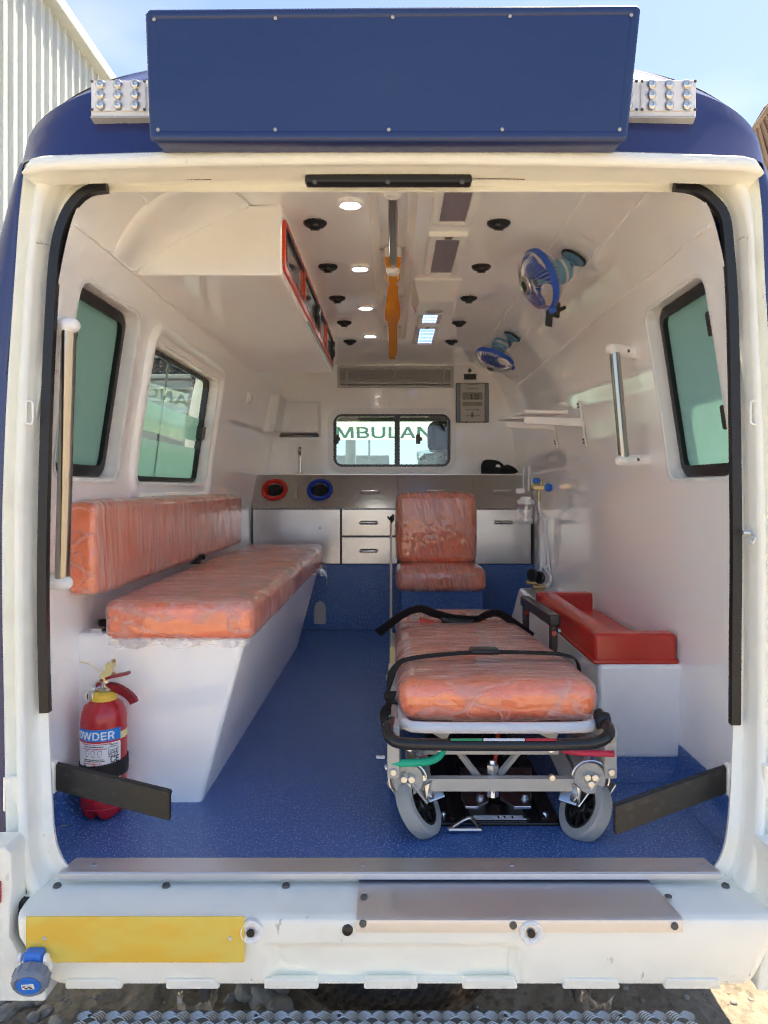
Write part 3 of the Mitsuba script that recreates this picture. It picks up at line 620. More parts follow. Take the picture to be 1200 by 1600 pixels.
# ------------------------------------------------------------------ bumper
def bump_z(x): return 0
bx0, bx1 = -.925, .955
pf = [(1.90, -1.045), (1.86, -1.0), (1.85, -.992), (1.835, -.990), (1.745, -.998), (1.722, -1.003), (1.712, -1.014), (1.712, -1.055), (1.718, -1.10), (1.730, -1.155), (1.738, -1.168), (1.75, -1.172), (1.85, -1.172)]
pp = spline(pf, 5)
zk, xl, xr = [-1.172, -1.10, -1.055, -1.01, -.985], [-.815, -.862, -.884, -.888, -.880], [.860, .885, .905, .92, .90]
rows = []
for s_ in np.concatenate([np.linspace(0, .028, 8), np.linspace(.033, .967, 140), np.linspace(.972, 1, 8)]):
    e = max(0, 1 - s_ / .028, 1 - (1 - s_) / .028); back = .035 * (1 - math.sqrt(max(0, 1 - e * e)))
    r_ = []
    for y, z in pp:
        x = np.interp(z, zk, xl) * (1 - s_) + np.interp(z, zk, xr) * s_
        if -1.165 < z < -1.055 and y < 1.8:                        # pressed panel in the middle of the face
            wx = np.clip((x + .30) / .02, 0, 1) * np.clip((.295 - x) / .02, 0, 1); wzz = np.clip((-1.066 - z) / .012, 0, 1)
            y = y + .024 * wx * wzz
        r_.append((x, y + back, z))
    rows.append(r_)
BUM = 'bumper'
add(BUM, loft(rows), 'bumper_white', 40, AMB, label='white plastic rear bumper with round sensors')
for u0, u1 in ((105, 188), (262, 340), (415, 495), (571, 650), (725, 806), (882, 966), (1040, 1124)):
    a_, b_ = P(u0, 1532, 1.733), P(u1, 1516, 1.733)
    add(BUM + '__tab', hullpts([(a_[0], 1.734, -1.176), (b_[0], 1.734, -1.176), (a_[0] + .002, 1.727, -1.155), (b_[0] - .008, 1.727, -1.155), (a_[0], 1.77, -1.174), (b_[0], 1.77, -1.174)], .004), 'bumper_white', 35, AMB)
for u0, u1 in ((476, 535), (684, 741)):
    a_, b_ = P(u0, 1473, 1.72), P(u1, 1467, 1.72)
    add(BUM + '__slot', hullpts([(a_[0], 1.716, b_[2]), (b_[0], 1.716, b_[2]), (a_[0] + .018, 1.716, a_[2]), (b_[0] - .018, 1.716, a_[2])], .002), 'black_plastic', 30, AMB)  # solid black fill standing in for the dark of an open slot
for u, v in ((392, 1457), (830, 1458)):
    c = P(u, v, 1.7025)
    add(BUM + '__sensor', lathe([(0, -.004), (.012, -.004), (.015, .001), (.023, .004), (.027, .001), (.027, -.012)], c, (0, -1, 0), 32), 'white_plastic', 40, AMB)
    add(BUM + '__sensor_eye', disc_cyl(.0095, .006, c, (0, -1, 0), 20), 'rubber', 30, AMB)
add(BUM + '__plug', lathe([(0, .006), (.008, .006), (.012, .004), (.013, 0), (.013, -.01)], P(543, 1453, 1.711), (0, -1, 0), 24), 'black_plastic', 30, AMB)
for u in (90, 260, 447, 610, 773, 960, 1133):
    c = P(u, 1387, 1.83); c[2] = -.991
    add(BUM + '__bolt', lathe([(0, .003), (.004, .004), (.005, .006), (.008, .006), (.010, .002), (.010, -.004)], c + [0, -.002, 0.001], (0, -.1, 1), 18), 'zinc' if 500 < u < 1000 else 'grey_dark', 30, AMB)
for u, v in ((499, 1470), (461, 1470), (757, 1472)): add(BUM + '__painted_hole', disc_cyl(.0018, .002, P(u, v, 1.72) - [0, .004, 0], (0, -1, 0), 10), 'black_plastic', 30, AMB)  # black discs painted for the shade inside small open holes
# metal tread plate on the bumper
zp = [(1.842, -.980), (1.80, -.984), (1.752, -.991), (1.715, -.9985), (1.7065, -1.003), (1.7045, -1.012), (1.7045, -1.030)]
rows = []
for t in np.linspace(0, 1, 40):
    r_ = []
    for y, z in zp:
        xa = P(557, 1400, 1.712)[0]; xb = .672 - .035 * np.clip((y - 1.715) / .12, 0, 1); r_.append((xa + (xb - xa) * t, y, z))
    rows.append(r_)
TP = add('bumper_tread', loft(rows), 'aluminium', 25, AMB, label='aluminium plate on the right half of the bumper')[len(AMB) + 2:]
for u, v, top in ((569, 1403, 1), (567, 1443, 0), (802, 1446, 0), (1043, 1406, 1), (1054, 1447, 0)):
    c = P(u, v, 1.78 if top else 1.7045)
    if top: c = np.array([c[0], 1.775, -.9865])
    add(TP + '__screw', lathe([(0, .003), (.003, .003), (.005, .004), (.008, .003), (.009, 0)], c, (0, 0, 1) if top else (0, -1, 0), 16), 'grey_dark', 30, AMB)
# bumper end pieces and red reflector
add('gap_shade_fill', [rbox(-.93, -.74, 1.775, 1.86, -1.19, -1.0, .01), rbox(.80, .97, 1.775, 1.86, -1.19, -1.0, .01)], 'rubber', 30, AMB); labels[AMB + '__gap_shade_fill'] = {'kind': 'stuff', 'label': 'black blocks added to darken the gaps behind the bumper ends'}  # rubber blocks added so the open gaps look dark
for pts in ([(-45, 1326), (6, 1326), (14, 1334), (17, 1385), (13, 1415), (12, 1465), (28, 1492), (66, 1540), (68, 1562), (-45, 1562)], [(1206, 1330), (1260, 1330), (1260, 1546), (1187, 1546), (1189, 1520), (1203, 1470)]):
    pl = Polygon([tuple(P(u, v, 1.735)[[0, 2]]) for u, v in pts]); V2_, F2_ = trimesh.creation.triangulate_polygon(pl, engine="earcut")
    add('bumper_end', m3.Manifold.batch_boolean([m3.Manifold.batch_hull([m3.Manifold.sphere(.004, 8).translate((q[0], yy, q[1])) for q in t_ for yy in (1.738, 1.81)]) for t_ in [[V2_[int(i_)] for i_ in f_] for f_ in F2_]], m3.OpType.Add), 'bumper_white', 40, AMB)
add('reflector', rbox(-1.02, -.922, 1.722, 1.74, -.978, -.925, .005), 'lamp_red', 35, AMB)
# number plate (blank yellow)
a_, b_ = P(42, 1502, 1.705), P(383, 1430, 1.705)
add('number_plate', rbox(a_[0], b_[0], 1.699, 1.703, a_[2], b_[2], .0018), 'plate_yellow', 30, AMB, label='yellow number plate on the left of the bumper')
for u, v in ((70, 1466), (360, 1466)): add('number_plate__screw', disc_cyl(.005, .004, P(u, v, 1.7), (0, -1, 0), 12), 'zinc', 30, AMB)
# footstep of tread plate under the bumper
sx0, sx1, sy0, sy1, sz = P(122, 1580, 1.83)[0], P(1094, 1580, 1.83)[0], 1.52, 1.83, -1.30
ST = add('footstep', hullpts([(sx0, sy1, sz - .02), (sx1, sy1, sz - .02), (sx0 - .03, sy0, sz - .02), (sx1 + .06, sy0, sz - .02), (sx0, sy1, sz - .003), (sx1, sy1, sz - .003), (sx0 - .03, sy0, sz - .003), (sx1 + .06, sy0, sz - .003)], .003), 'checker_alu', 30, AMB, label='footstep of aluminium tread plate below the bumper')[len(AMB) + 2:]
tr_ = []
for i in range(45):
    for j in range(8):
        cx, cy = sx0 + .024 + i * .0345, sy1 - .020 - j * .0345
        d = 1 if (i + j) % 2 == 0 else -1
        for k in range(5):
            o = (k - 2) * .0060; L = .0170 - .0016 * abs(k - 2)
            dirv = np.array([d * .80, .6]); nv = np.array([-dirv[1], dirv[0]])
            c0 = np.array([cx, cy]) + nv * o
            pts = [(*(c0 + dirv * t * L + nv * .0035 * (1 - t * t) * d), sz + .0005) for t in (-1, -.4, .4, 1)]
            if sx0 < cx < sx1 - .02: tr_.append(sweep(pts, circ(.0017, 6, .9)))
add(ST + '__tread_bars', tr_, 'checker_bar', 50, AMB); labels[f'{AMB}__{ST}__tread_bars'] = {'kind': 'stuff'}
for u in (140, 400, 530, 655, 790, 970): add(ST + '__rivet', disc_cyl(.005, .003, (P(u, 1585, 1.81)[0], 1.81, sz), (0, 0, 1), 12), 'grey_dark', 30, AMB)
for u, lbl in ((325, 0), (898, 1)):
    x = P(u, 1550, 1.95)[0]
    add('step_post', [rbox(x - .012, x + .012, 1.90, 1.96, -1.33, -1.10, .003), rod((x + .03, 1.93, -1.34), (x + .035, 1.92, -1.1), .008)], 'grey_dark', 30, AMB)
# spare tyre hung flat under the floor
sp = []; R_ = .325
pr_ = [(.17, -.075), (.20, -.094), (.275, -.098), (.305, -.085), (.318, -.06), (R_, -.045), (R_ + .003, 0), (R_, .045), (.318, .06), (.305, .085), (.275, .098), (.2, .094), (.17, .075)]
def tyre_mesh(o, ax, up=None, sc=1.0, grooves=True):
    prr = []
    for (r0, h0), (r1, h1) in zip(pr_[:-1], pr_[1:]):
        for t in np.linspace(0, 1, 5, endpoint=False): prr.append((r0 + (r1 - r0) * t, h0 + (h1 - h0) * t))
    prr.append(pr_[-1]); prr = np.array(prr) * sc
    N = 180; a = np.arange(N) * 2 * np.pi / N; rr = np.repeat(prr[:, :1], N, 1); hh = np.repeat(prr[:, 1:], N, 1)
    on = rr > .30 * sc
    zig = hh + .006 * sc * np.sign(np.sin(a * 60))[None]
    for g0 in (-.035, 0, .035): rr = rr - on * .011 * sc * (np.abs(zig - g0 * sc) < .0055 * sc)
    rr = rr - on * .009 * sc * ((np.sin(a * 48)[None] > .75) & (np.abs(hh) > .045 * sc))
    v = np.stack([rr * np.cos(a), rr * np.sin(a), hh], -1).reshape(-1, 3); R = len(prr)
    i, j = np.meshgrid(np.arange(R - 1), np.arange(N), indexing='ij'); j2 = (j + 1) % N
    return align(tri((v, np.stack([i * N + j, i * N + j2, (i + 1) * N + j2, (i + 1) * N + j], -1).reshape(-1, 4))), o, ax, up)
add('spare_tyre', tyre_mesh((.0, 2.215, -1.31), (0, 0, 1)), 'tyre', 25, AMB, label='dusty spare tyre hung flat under the rear floor')
add('spare_tyre__rim', lathe([(0, -.04), (.12, -.05), (.17, -.075), (.175, -.07), (.175, .07), (.17, .075), (.12, 0), (0, 0)], (0, 2.215, -1.31), (0, 0, 1)), 'grey_dark', 35, AMB)
add('underbody', rbox(-1.0, 1.0, 2.02, 6.9, -1.13, -.99, .01), 'grey_paint', 30, AMB)
for sd in (-1, 1):
    W = add('wheel', tyre_mesh((sd * .93, 3.7, -1.25), (sd, 0, 0), (0, 0, 1), 1.06), 'tyre', 25, AMB)[len(AMB) + 2:]
    add(W + '__rim', lathe([(0, .02), (.05, .03), (.09, .0), (.16, .03), (.18, .08)], (sd * .93, 3.7, -1.25), (sd, 0, 0)), 'silver_plastic', 35, AMB)

# ------------------------------------------------------------------ roof sign and rear flashers
s0, s1 = P(240, 217, 1.75), P(974, 217, 1.75); e0, e1 = P(233, 22, 1.75), P(995, 15, 1.75)
RS = add('roof_sign', hullpts([s0 + [0.01, 0, 0], s1 - [.01, 0, 0], e0, e1, (s0[0] + .01, 1.81, s0[2]), (s1[0] - .01, 1.81, s1[2]), (e0[0] + .01, 1.87, e0[2] - .005), (e1[0] - .01, 1.87, e1[2] - .005)], .006), 'sign_blue', 30, AMB, label='plain dark blue sign box above the rear doorway')[len(AMB) + 2:]
add(RS + '__lower_lip', hullpts([s0 + [.005, -.002, -.002], s1 + [-.005, -.002, -.002], (s0[0] + .014, 1.80, s0[2] - .004), (s1[0] - .014, 1.80, s1[2] - .004)], .005), 'body_blue', 30, AMB)
fw_ = .010
for p0_, p1_ in ((s0, s1), (e0, e1), (s0, e0), (s1, e1)):
    d_ = (p1_ - p0_) / np.linalg.norm(p1_ - p0_); c_ = (s0 + s1 + e0 + e1) / 4; q_ = (c_ - (p0_ + p1_) / 2); q_ = q_ - d_ * (q_ @ d_); q_ /= np.linalg.norm(q_)
    add(RS + '__edge_trim', hullpts([p0_ + d_ * .004, p1_ - d_ * .004, p0_ + d_ * .004 + q_ * fw_, p1_ - d_ * .004 + q_ * fw_], .0085), 'sign_blue', 35, AMB)
for tx in (.012, .26, .5, .74, .988):
    for tz in (.06, .94):
        lo_, hi_ = s0 + (s1 - s0) * tx, e0 + (e1 - e0) * tx
        add(RS + '__rivet', lathe([(0, .0035), (.003, .003), (.0045, .001), (.0045, 0)], lo_ + (hi_ - lo_) * tz + np.array([0, -.0078, 0]), (0, -1, 0), 12), 'silver_plastic', 40, AMB)
for u0, u1, lb in ((908, 1092, 'right'), (138, 320, 'left')):
    y = 1.86; a_, b_ = P(u0, 172, y), P(u1, 122, y)
    LB = add('flasher', rbox(a_[0], b_[0], y + .012, y + .07, a_[2] - .012, b_[2] + .003, .006), 'white_plastic', 35, AMB, label=f'clear {lb} flasher with rows of round lenses beside the roof sign')[len(AMB) + 2:]
    add(LB + '__base', hullpts([(a_[0] + .006, y + .004, a_[2] - .016), (b_[0] - .01, y + .004, a_[2] - .016), (a_[0] + .006, y + .09, a_[2] - .03), (b_[0] + .004, y + .09, a_[2] - .03), (b_[0] + .012, y + .07, a_[2] + .02), (a_[0] - .002, y + .07, a_[2] + .02)], .003), 'silver_plastic', 35, AMB)
    w = (b_[0] - a_[0]) / 2; h = b_[2] - a_[2]
    for m in range(2):
        xa = a_[0] + m * w
        add(LB + '__reflector_bed', rbox(xa + .004, xa + w - .004, y + .006, y + .011, a_[2] + .002, b_[2] - .002, .002), 'white_moulding', 30, AMB)
        for i in range(3):
            for j in range(3):
                c = np.array([xa + w * (.2 + .3 * i), y + .007, a_[2] + h * (.18 + .32 * j)])
                add(LB + '__lens', lathe([(.0135, 0), (.0125, .006), (.008, .0095), (.005, .0098), (.004, .006), (0, .006)], c, (0, -1, 0), 20), 'chrome', 45, AMB)
        for cx in (xa + .007, xa + w - .007):
            for cz in (a_[2] + .004, b_[2] - .005): add(LB + '__screw', disc_cyl(.004, .004, (cx, y + .007, cz), (0, -1, 0), 10), 'grey_dark', 30, AMB)

# ------------------------------------------------------------------ the cab ahead of the bulkhead
add('cab_roof', hullpts([(-.9, YB + .06, .80), (.9, YB + .06, .80), (-.85, 6.75, .68), (.85, 6.75, .68)], .02), 'white_moulding', 30, AMB)
add('cab_floor', rbox(-1, 1, YB + .05, 7.6, -1.0, -.97, .01), 'rubber', 30, AMB)
add('dashboard', rbox(-.95, .95, 6.9, 7.7, -.5, .06, .05), 'black_plastic', 30, AMB)
def ws(x, t): return np.array([x, 6.80 + .75 * t, .68 - .72 * t])
def ws_sheet(xa, xb, ta, tb, o=0.0): return (np.array([ws(xa, tb), ws(xb, tb), ws(xb, ta), ws(xa, ta)]) + [0, -o, -o], np.array([[0, 1, 2], [0, 2, 3]]))
add('windscreen', ws_sheet(-.95, .95, 0, 1), 'clear_pane', False, AMB)
add('windscreen__banner', ws_sheet(-.80, .74, .07, .30, .006), 'banner_film', False, AMB, label='pale banner strip with green letters across the top of the windscreen')
up_ = (ws(0, 0) - ws(0, 1)); up_ /= np.linalg.norm(up_)
yb_ = ws(0, .285)
m = text_at('AMBULANCE', .135, 1.36, [-.705, ws(0, .27)[1] - .012, ws(0, .27)[2] - .012], (1, 0, 0), up_, .0006)
add('windscreen__lettering', m, 'banner_letter', False, AMB)
add('windscreen__header', hullpts([ws(-.95, -.02), ws(.95, -.02), ws(-.95, .06), ws(.95, .06)], .02), 'grey_dark', 30, AMB)
for sd in (-1, 1): add('windscreen__post', hullpts([ws(sd * .93, -.02), ws(sd * .95, 1)], .05), 'body_blue', 35, AMB)
CS = thing('cab_seat', 'black cab seat with headrest under loose clear plastic, beyond the bulkhead window', 'seat')
add('headrest', cushion((.30, 6.05, .30), (.62, 6.18, .54), .045, .03, 0, None, .015), 'seat_black', True, CS)
add('backrest', cushion((.22, 6.02, -.45), (.72, 6.2, .27), .06, .04, 0, None, .02), 'seat_black', True, CS)
add('plastic_cover', cushion((.19, 5.96, -.42), (.66, 6.0, .31), .02, .025, .0, lambda p, n: .03 * (meshkit.fbm(p * 9, 3, 4) - .5)), 'loose_film', True, CS)
# ------------------------------------------------------------------ bench along the left wall
BN = thing('bench', 'white moulded bench with orange cushions in clear wrap along the left wall', 'bench')
zt, zb = -.458, FZ
b_ = [(-.95, 2.25), (-.95, 4.45)]
add('base', hullpts([(-.95, 2.25, zt), (-.462, 2.25, zt), (-.46, 4.45, zt), (-.95, 4.45, zt), (-.95, 2.262, zb + .0015), (-.60, 2.262, zb + .0015), (-.595, 4.45, zb + .0015), (-.95, 4.45, zb + .0015)], .016, 20), 'gelcoat', 40, BN)
def wrinkle(amp, fa, fb, axis=1, seed=0, mid=.5):
    """Folds of stretched film: quick along one axis, slow along the others."""
    def f(p, n):
        q = p * fb; q[:, axis] = p[:, axis] * fa + .6 * meshkit.noise(p * 4, seed + 9) * fa * .05 + (p[:, (axis + 1) % 3] + p[:, (axis + 2) % 3]) * fa * .06
        r = meshkit.fbm(q, 3, seed); r = 1 - np.abs(2 * r - 1)
        loose = meshkit.noise(p * 6, seed + 3)
        return amp * (r ** 2) * (.35 + loose) + .0015
    return f
soft = lambda amp, s: (lambda p, n: amp * (meshkit.fbm(p * 7, 3, s) - .5))
SC = add('seat_cushion', cushion((-.862, 2.215, -.456), (-.425, 4.40, -.345), .022, .03, 0, soft(.004, 1), .010), 'orange_vinyl', True, BN)[len(BN) + 2:]
def loose_end(p, n, y0=2.215):
    """The film stands off in big facets at the near end, where it is only tucked."""
    w = np.clip(1 - (p[:, 1] - y0) / .09, 0, 1); r = meshkit.fbm(p * 15, 2, 21)
    return w * .010 * np.abs(2 * r - 1) + .0015
wr = wrinkle(.0035, 60, 2.2, 1, 2)
add(SC + '__plastic_wrap', cushion((-.862, 2.215, -.456), (-.425, 4.40, -.345), .022, .007, .001, lambda p, n: wr(p, n) * np.clip((p[:, 1] - 2.2) / .1, .25, 1) + loose_end(p, n), .010), 'wrap_film', True, BN)
BC = add('backrest', cushion((-.948, 2.15, -.312), (-.868, 4.20, -.045), .018, .03, 0, soft(.004, 4), .006), 'orange_vinyl', True, BN)[len(BN) + 2:]
wr2 = wrinkle(.0035, 60, 2.0, 1, 7)
add(BC + '__plastic_wrap', cushion((-.948, 2.15, -.312), (-.868, 4.20, -.045), .018, .007, .001, lambda p, n: wr2(p, n) * np.clip((p[:, 1] - 2.15) / .08, .25, 1) + loose_end(p, n, 2.15), .006), 'wrap_film', True, BN)
# loose skirts of film below the near edge and the far corner
g = []
for t in np.linspace(0, 1, 60):
    x = -.85 + .42 * t; g.append([(x, 2.206 - .012 * s + .006 * math.sin(31 * t + 3 * s) * s, -.452 - (.018 + .012 * math.sin(9 * t) ** 2) * s * (1 - .2 * t)) for s in np.linspace(0, 1, 8)])
add(SC + '__loose_film', loft(g), 'loose_film', True, BN)
g = []
for t in np.linspace(0, 1, 40):
    y = 3.98 + .40 * t; L = .03 + .15 * t ** 2 * (1.15 - .45 * abs(math.sin(7 * t)))
    g.append([(-.418 + .035 * s * t + .012 * math.sin(13 * t + 5 * s), y + .05 * s * t, -.44 - L * s) for s in np.linspace(0, 1, 14)])
add(SC + '__loose_film', loft(g), 'loose_film', True, BN)
sb = thing('seat_belt', 'black seat belt end with metal buckle lying on the bench behind the cushion', 'belt')
add('strap', sweep(spline([(-.945, 2.40, -.43), (-.915, 2.33, -.435), (-.89, 2.28, -.44), (-.872, 2.27, -.425)], 6), rect(.03, .004), up=(0, 0, 1)), 'web_black', 30, sb)
add('buckle', rbox(-.93, -.895, 2.262, 2.29, -.447, -.432, .004), 'zinc', 30, sb)
add('strap', sweep(spline([(-.86, 3.2, -.33), (-.868, 3.3, -.30), (-.90, 3.45, -.335)], 6), rect(.04, .004), up=(0, 0, 1)), 'web_black', 30, sb)

# ------------------------------------------------------------------ overhead locker on the left
LK = thing('overhead_locker', 'white overhead locker on the left with a red framed sliding glass front', 'locker')
lx, ly0, ly1, lz0 = -.365, 2.41, 4.45, .70
cs = [(lx, lz0), (lx, .925), (-.60, .915), (-.735, .853), (-.815, .758), (-.838, lz0)]
qs = np.array(cs); qi = qs + (qs.mean(0) - qs) * np.array([.05, .16])
lk_ = hullpts([(x, y, z) for x, z in np.array(cs) + (qs.mean(0) - qs) * .03 for y in (ly0 + .008, ly1 - .008)], .008, 12) - hullpts([(x, y, z) for x, z in qi for y in (ly0 + .03, ly1 - .03)], .002)
for a_, b_ in ((2.452, 3.55), (3.60, 4.37)): lk_ = lk_ - m3.Manifold.cube((.1, b_ - a_, .13)).translate((lx - .06, a_, .742))
LB = add('body', lk_, 'gelcoat', 30, LK)
# soft fillet that leads from the wall into the locker's near end
def side_poly(poly, x0, dx):
    m = prism(poly, dx); v = np.array(m.vertices); m.vertices = np.stack([x0 + v[:, 2], v[:, 0], v[:, 1]], 1); return m
g = []
for t in np.linspace(0, 1, 14):
    A = spline([(-.852, lz0 - .002), (-.74, .785), (-.60, .86), (-.47, .922)], 8); B = spline([(-.868, .62), (-.82, .765), (-.735, .862), (-.60, .923)], 8)
    e = t ** 1.6; q = A * (1 - e) + B * e; g.append(np.column_stack([q[:, 0] + .0 * t, 0 * q[:, 0] + ly0 - .002 - .20 * (1 - (1 - t) ** 1.6), q[:, 1]]))
add('fillet', loft(g), 'gelcoat', 60, LK)
fr = rrect(2.42, 4.40, .718, .892, .035); op = rrect(2.452, 3.55, .742, .872, .02), rrect(3.60, 4.37, .742, .872, .02)
add('frame', side_poly(fr.difference(unary_union(op)), lx - .004, .014), 'red_frame', 30, LK, label='orange red window frame of the overhead locker')
for q in op:
    y0, z0, y1, z1 = q.bounds; ym = (y0 + y1) / 2
    add('gasket', side_poly(q.difference(q.buffer(-.010)), lx + .002, .010), 'rubber', 30, LK)
    for a_, b_, o_ in ((y0 + .01, ym + .03, .0035), (ym - .03, y1 - .01, .0065)):
        add('pane', (np.array([[lx + o_, a_, z0 + .008], [lx + o_, b_, z0 + .008], [lx + o_, b_, z1 - .008], [lx + o_, a_, z1 - .008]]), np.array([[0, 1, 2], [0, 2, 3]])), 'tint_pane', False, LK)
    add('stile', rbox(lx + .003, lx + .013, ym - .055, ym - .03, z0 + .006, z1 - .006, .002), 'red_frame', 30, LK)
    add('stile', rbox(lx + .001, lx + .007, ym - .10, ym - .08, z0 + .006, z1 - .006, .002), 'red_frame', 30, LK)
    yc = y1 - (.10 if y1 < 4 else .06)
    c_ = add('catch', [rbox(lx + .005, lx + .022, yc - .045, yc + .045, .79, .83, .004), rbox(lx + .005, lx + .026, yc - .018, yc + .018, .765, .855, .004)], 'black_plastic', 30, LK)[len(LK) + 2:]
    for d in (-.034, .034): add(c_ + '__screw', rbox(lx + .021, lx + .024, yc + d - .006, yc + d + .006, .802, .818, .001), 'zinc', 30, LK)
add('trim', rod((lx + .003, ly0 + .7, lz0 + .006), (lx + .003, ly1 - .01, lz0 + .006), .006), 'aluminium', 40, LK)

# ------------------------------------------------------------------ steel cabinet across the front
CB = thing('steel_cabinet', 'brushed steel cabinet of drawers with a blue base across the front of the cabin', 'cabinet')
cy, cz0, cz1, ct = 4.95, -.512, -.142, .092
X = lambda u, y=cy: (u - 614) / F * y
SL = .17                                       # the top row leans back
def slant(u0, u1, v0, v1, th=.012, r=.003):
    z0, z1 = (762 - v1) / F * cy, (762 - v0) / F * cy
    f = lambda z: cy + SL * np.clip((z - cz1) / (ct - cz1), 0, 1)
    return hullpts([(X(u) * (1 + (f(z) - cy) / cy), f(z) + d, z) for u in (u0, u1) for z in (z0, z1) for d in (0, th)], r)
binax = np.array([0, -1, SL / (ct - cz1)]); binax /= np.linalg.norm(binax)
binc = {u: np.array([X(u, cy + .09), cy + .082, (762 - 765) / F * (cy + .08)]) for u in (429, 500)}
def bored(m):
    for c in binc.values():
        d = -binax; cyl = m3.Manifold.batch_hull([m3.Manifold.cylinder(.0005, .062, .062, 40).rotate((90, 0, 0)).translate(tuple(c + d * t)) for t in (-.05, .30)])
        m = m - cyl
    return m
add('carcass', [rbox(-.95, X(830), cy + .012, YB - .002, cz0, cz1 + .01, .004), bored(hullpts([(x, y, z) for x in (-.945, X(831)) for y, z in ((cy + .016, cz1), (cy + SL + .016, ct - .012), (YB - .002, cz1), (YB - .002, ct - .012))], .003))], 'grey_dark', 30, CB)
add('worktop', rbox(-.95, .955, cy + SL - .006, YB - .002, ct - .010, ct + .004, .003), 'steel_brushed', 30, CB)
add('base_panel', rbox(-.945, .95, cy + .004, cy + .02, FZ + .002, cz0 - .004, .003), 'floor_vinyl', 30, CB, label='blue speckled base panel')
def handle(name, c, w, vertical=False, tilt=0.0, proud=.034):
    d = np.array([0, .0, 1.0]) if vertical else np.array([1.0, 0, 0]); c = np.asarray(c, float)
    if vertical: d = np.array([0, SL / (ct - cz1) , 1.0]); d /= np.linalg.norm(d)
    a, b = c - d * w / 2, c + d * w / 2; o = np.array([0, -proud, 0])
    return tube(np.vstack([[a], spline([a + o * .7, a + o + d * .008, b + o - d * .008, b + o * .7], 5), [b]]), .0078, 10)
cols = [('panel', 394, 532), ('drawer', 533, 621), ('drawer', 622.5, 737), ('drawer', 738.5, 830)]
for nm, u0, u1 in cols:
    k_ = add(nm, slant(u0, u1, 742, 794) if nm == 'drawer' else bored(slant(u0, u1, 742, 794)), 'steel_brushed', 30, CB)[len(CB) + 2:]
    if nm == 'drawer':
        uc = {533: 578, 622.5: 681, 738.5: 783}[u0]; y_ = cy + SL * .55
        add(k_ + '__handle', handle('', [X(uc, y_), y_ - .004, (762 - 766.5) / F * y_], .115), 'chrome', 40, CB)
    else:
        add(k_ + '__handle', handle('', [X(465, cy + .09), cy + .085, (762 - 766) / F * cy], .115, True), 'chrome', 40, CB)
        for u, mt, nm2 in ((429, 'bin_red', 'red'), (500, 'bin_blue', 'blue')):
            c, ax = binc[u], binax
            rg = add(k_ + '__bin_opening', lathe([(.058, -.06), (.060, .002), (.068, .014), (.082, .014), (.090, .004), (.090, -.004)], c, ax, 48), mt, 45, CB, label=f'round {nm2} bin opening in the steel panel')
            add(k_ + '__bin_inside', lathe([(.0605, .0), (.058, -.10), (.054, -.23), (0, -.232)], c, ax, 40), mt, 40, CB)
add('panel', rbox(X(395), X(531.5), cy, cy + .012, cz0, cz1 - .004, .003), 'steel_brushed', 30, CB)
for v0, v1 in ((796, 837), (839.5, 881)):
    k_ = add('drawer', rbox(X(534), X(621), cy - .004, cy + .012, (762 - v1) / F * cy, (762 - v0) / F * cy, .003), 'steel_brushed', 30, CB)[len(CB) + 2:]
    add(k_ + '__handle', handle('', [X(576), cy - .006, (762 - (v0 + v1) / 2 - 0) / F * cy], .108), 'chrome', 40, CB)
    add(k_ + '__handle_plate', rbox(X(576) - .058, X(576) + .058, cy - .0065, cy - .003, (762 - (v0 + v1) / 2) / F * cy - .014, (762 - (v0 + v1) / 2) / F * cy + .012, .001), 'grey_dark', 30, CB)
k_ = add('door', rbox(X(742), X(829.5), cy - .004, cy + .012, (762 - 881) / F * cy, (762 - 796) / F * cy, .003), 'steel_brushed', 30, CB)[len(CB) + 2:]
add(k_ + '__handle', handle('', [X(786), cy - .006, (762 - 816) / F * cy], .108), 'chrome', 40, CB)
add(k_ + '__handle_plate', rbox(X(786) - .058, X(786) + .058, cy - .0065, cy - .003, (762 - 816) / F * cy - .014, (762 - 816) / F * cy + .012, .001), 'grey_dark', 30, CB)
add('bolt', disc_cyl(.006, .003, (X(500), cy - .001, (762 - 825) / F * cy), (0, -1, 0), 12), 'grey_dark', 30, CB)
q = [P(u, v, cy + .0) for u, v in ((492, 974), (492, 950), (495, 942), (499, 941), (500, 939), (502, 941), (505, 942), (508, 950), (508, 974))]
add('base_panel__foot_plate', upright(Polygon([(p[0], p[2]) for p in q]).buffer(.004), cy - .004, .006), 'silver_plastic', 30, CB, label='small grey plate low on the blue base panel')
tp = thing('tap', 'small chrome tap on the worktop left of the bulkhead window', 'tap')
c = np.array([X(469, 5.3), 5.3, ct])
add('spout', tube(spline([c, c + [0, 0, .08], c + [-.002, -.005, .15], c + [-.003, -.03, .178], c + [-.003, -.06, .165]], 6), .011), 'chrome', 40, tp)
add('base', lathe([(.022, 0), (.020, .012), (.012, .016), (.012, .02)], c, (0, 0, 1)), 'chrome', 40, tp)
add('lever', rbox(c[0] - .008, c[0] + .008, 5.27, 5.31, c[2] + .14, c[2] + .20, .006), 'grey_dark', 35, tp)

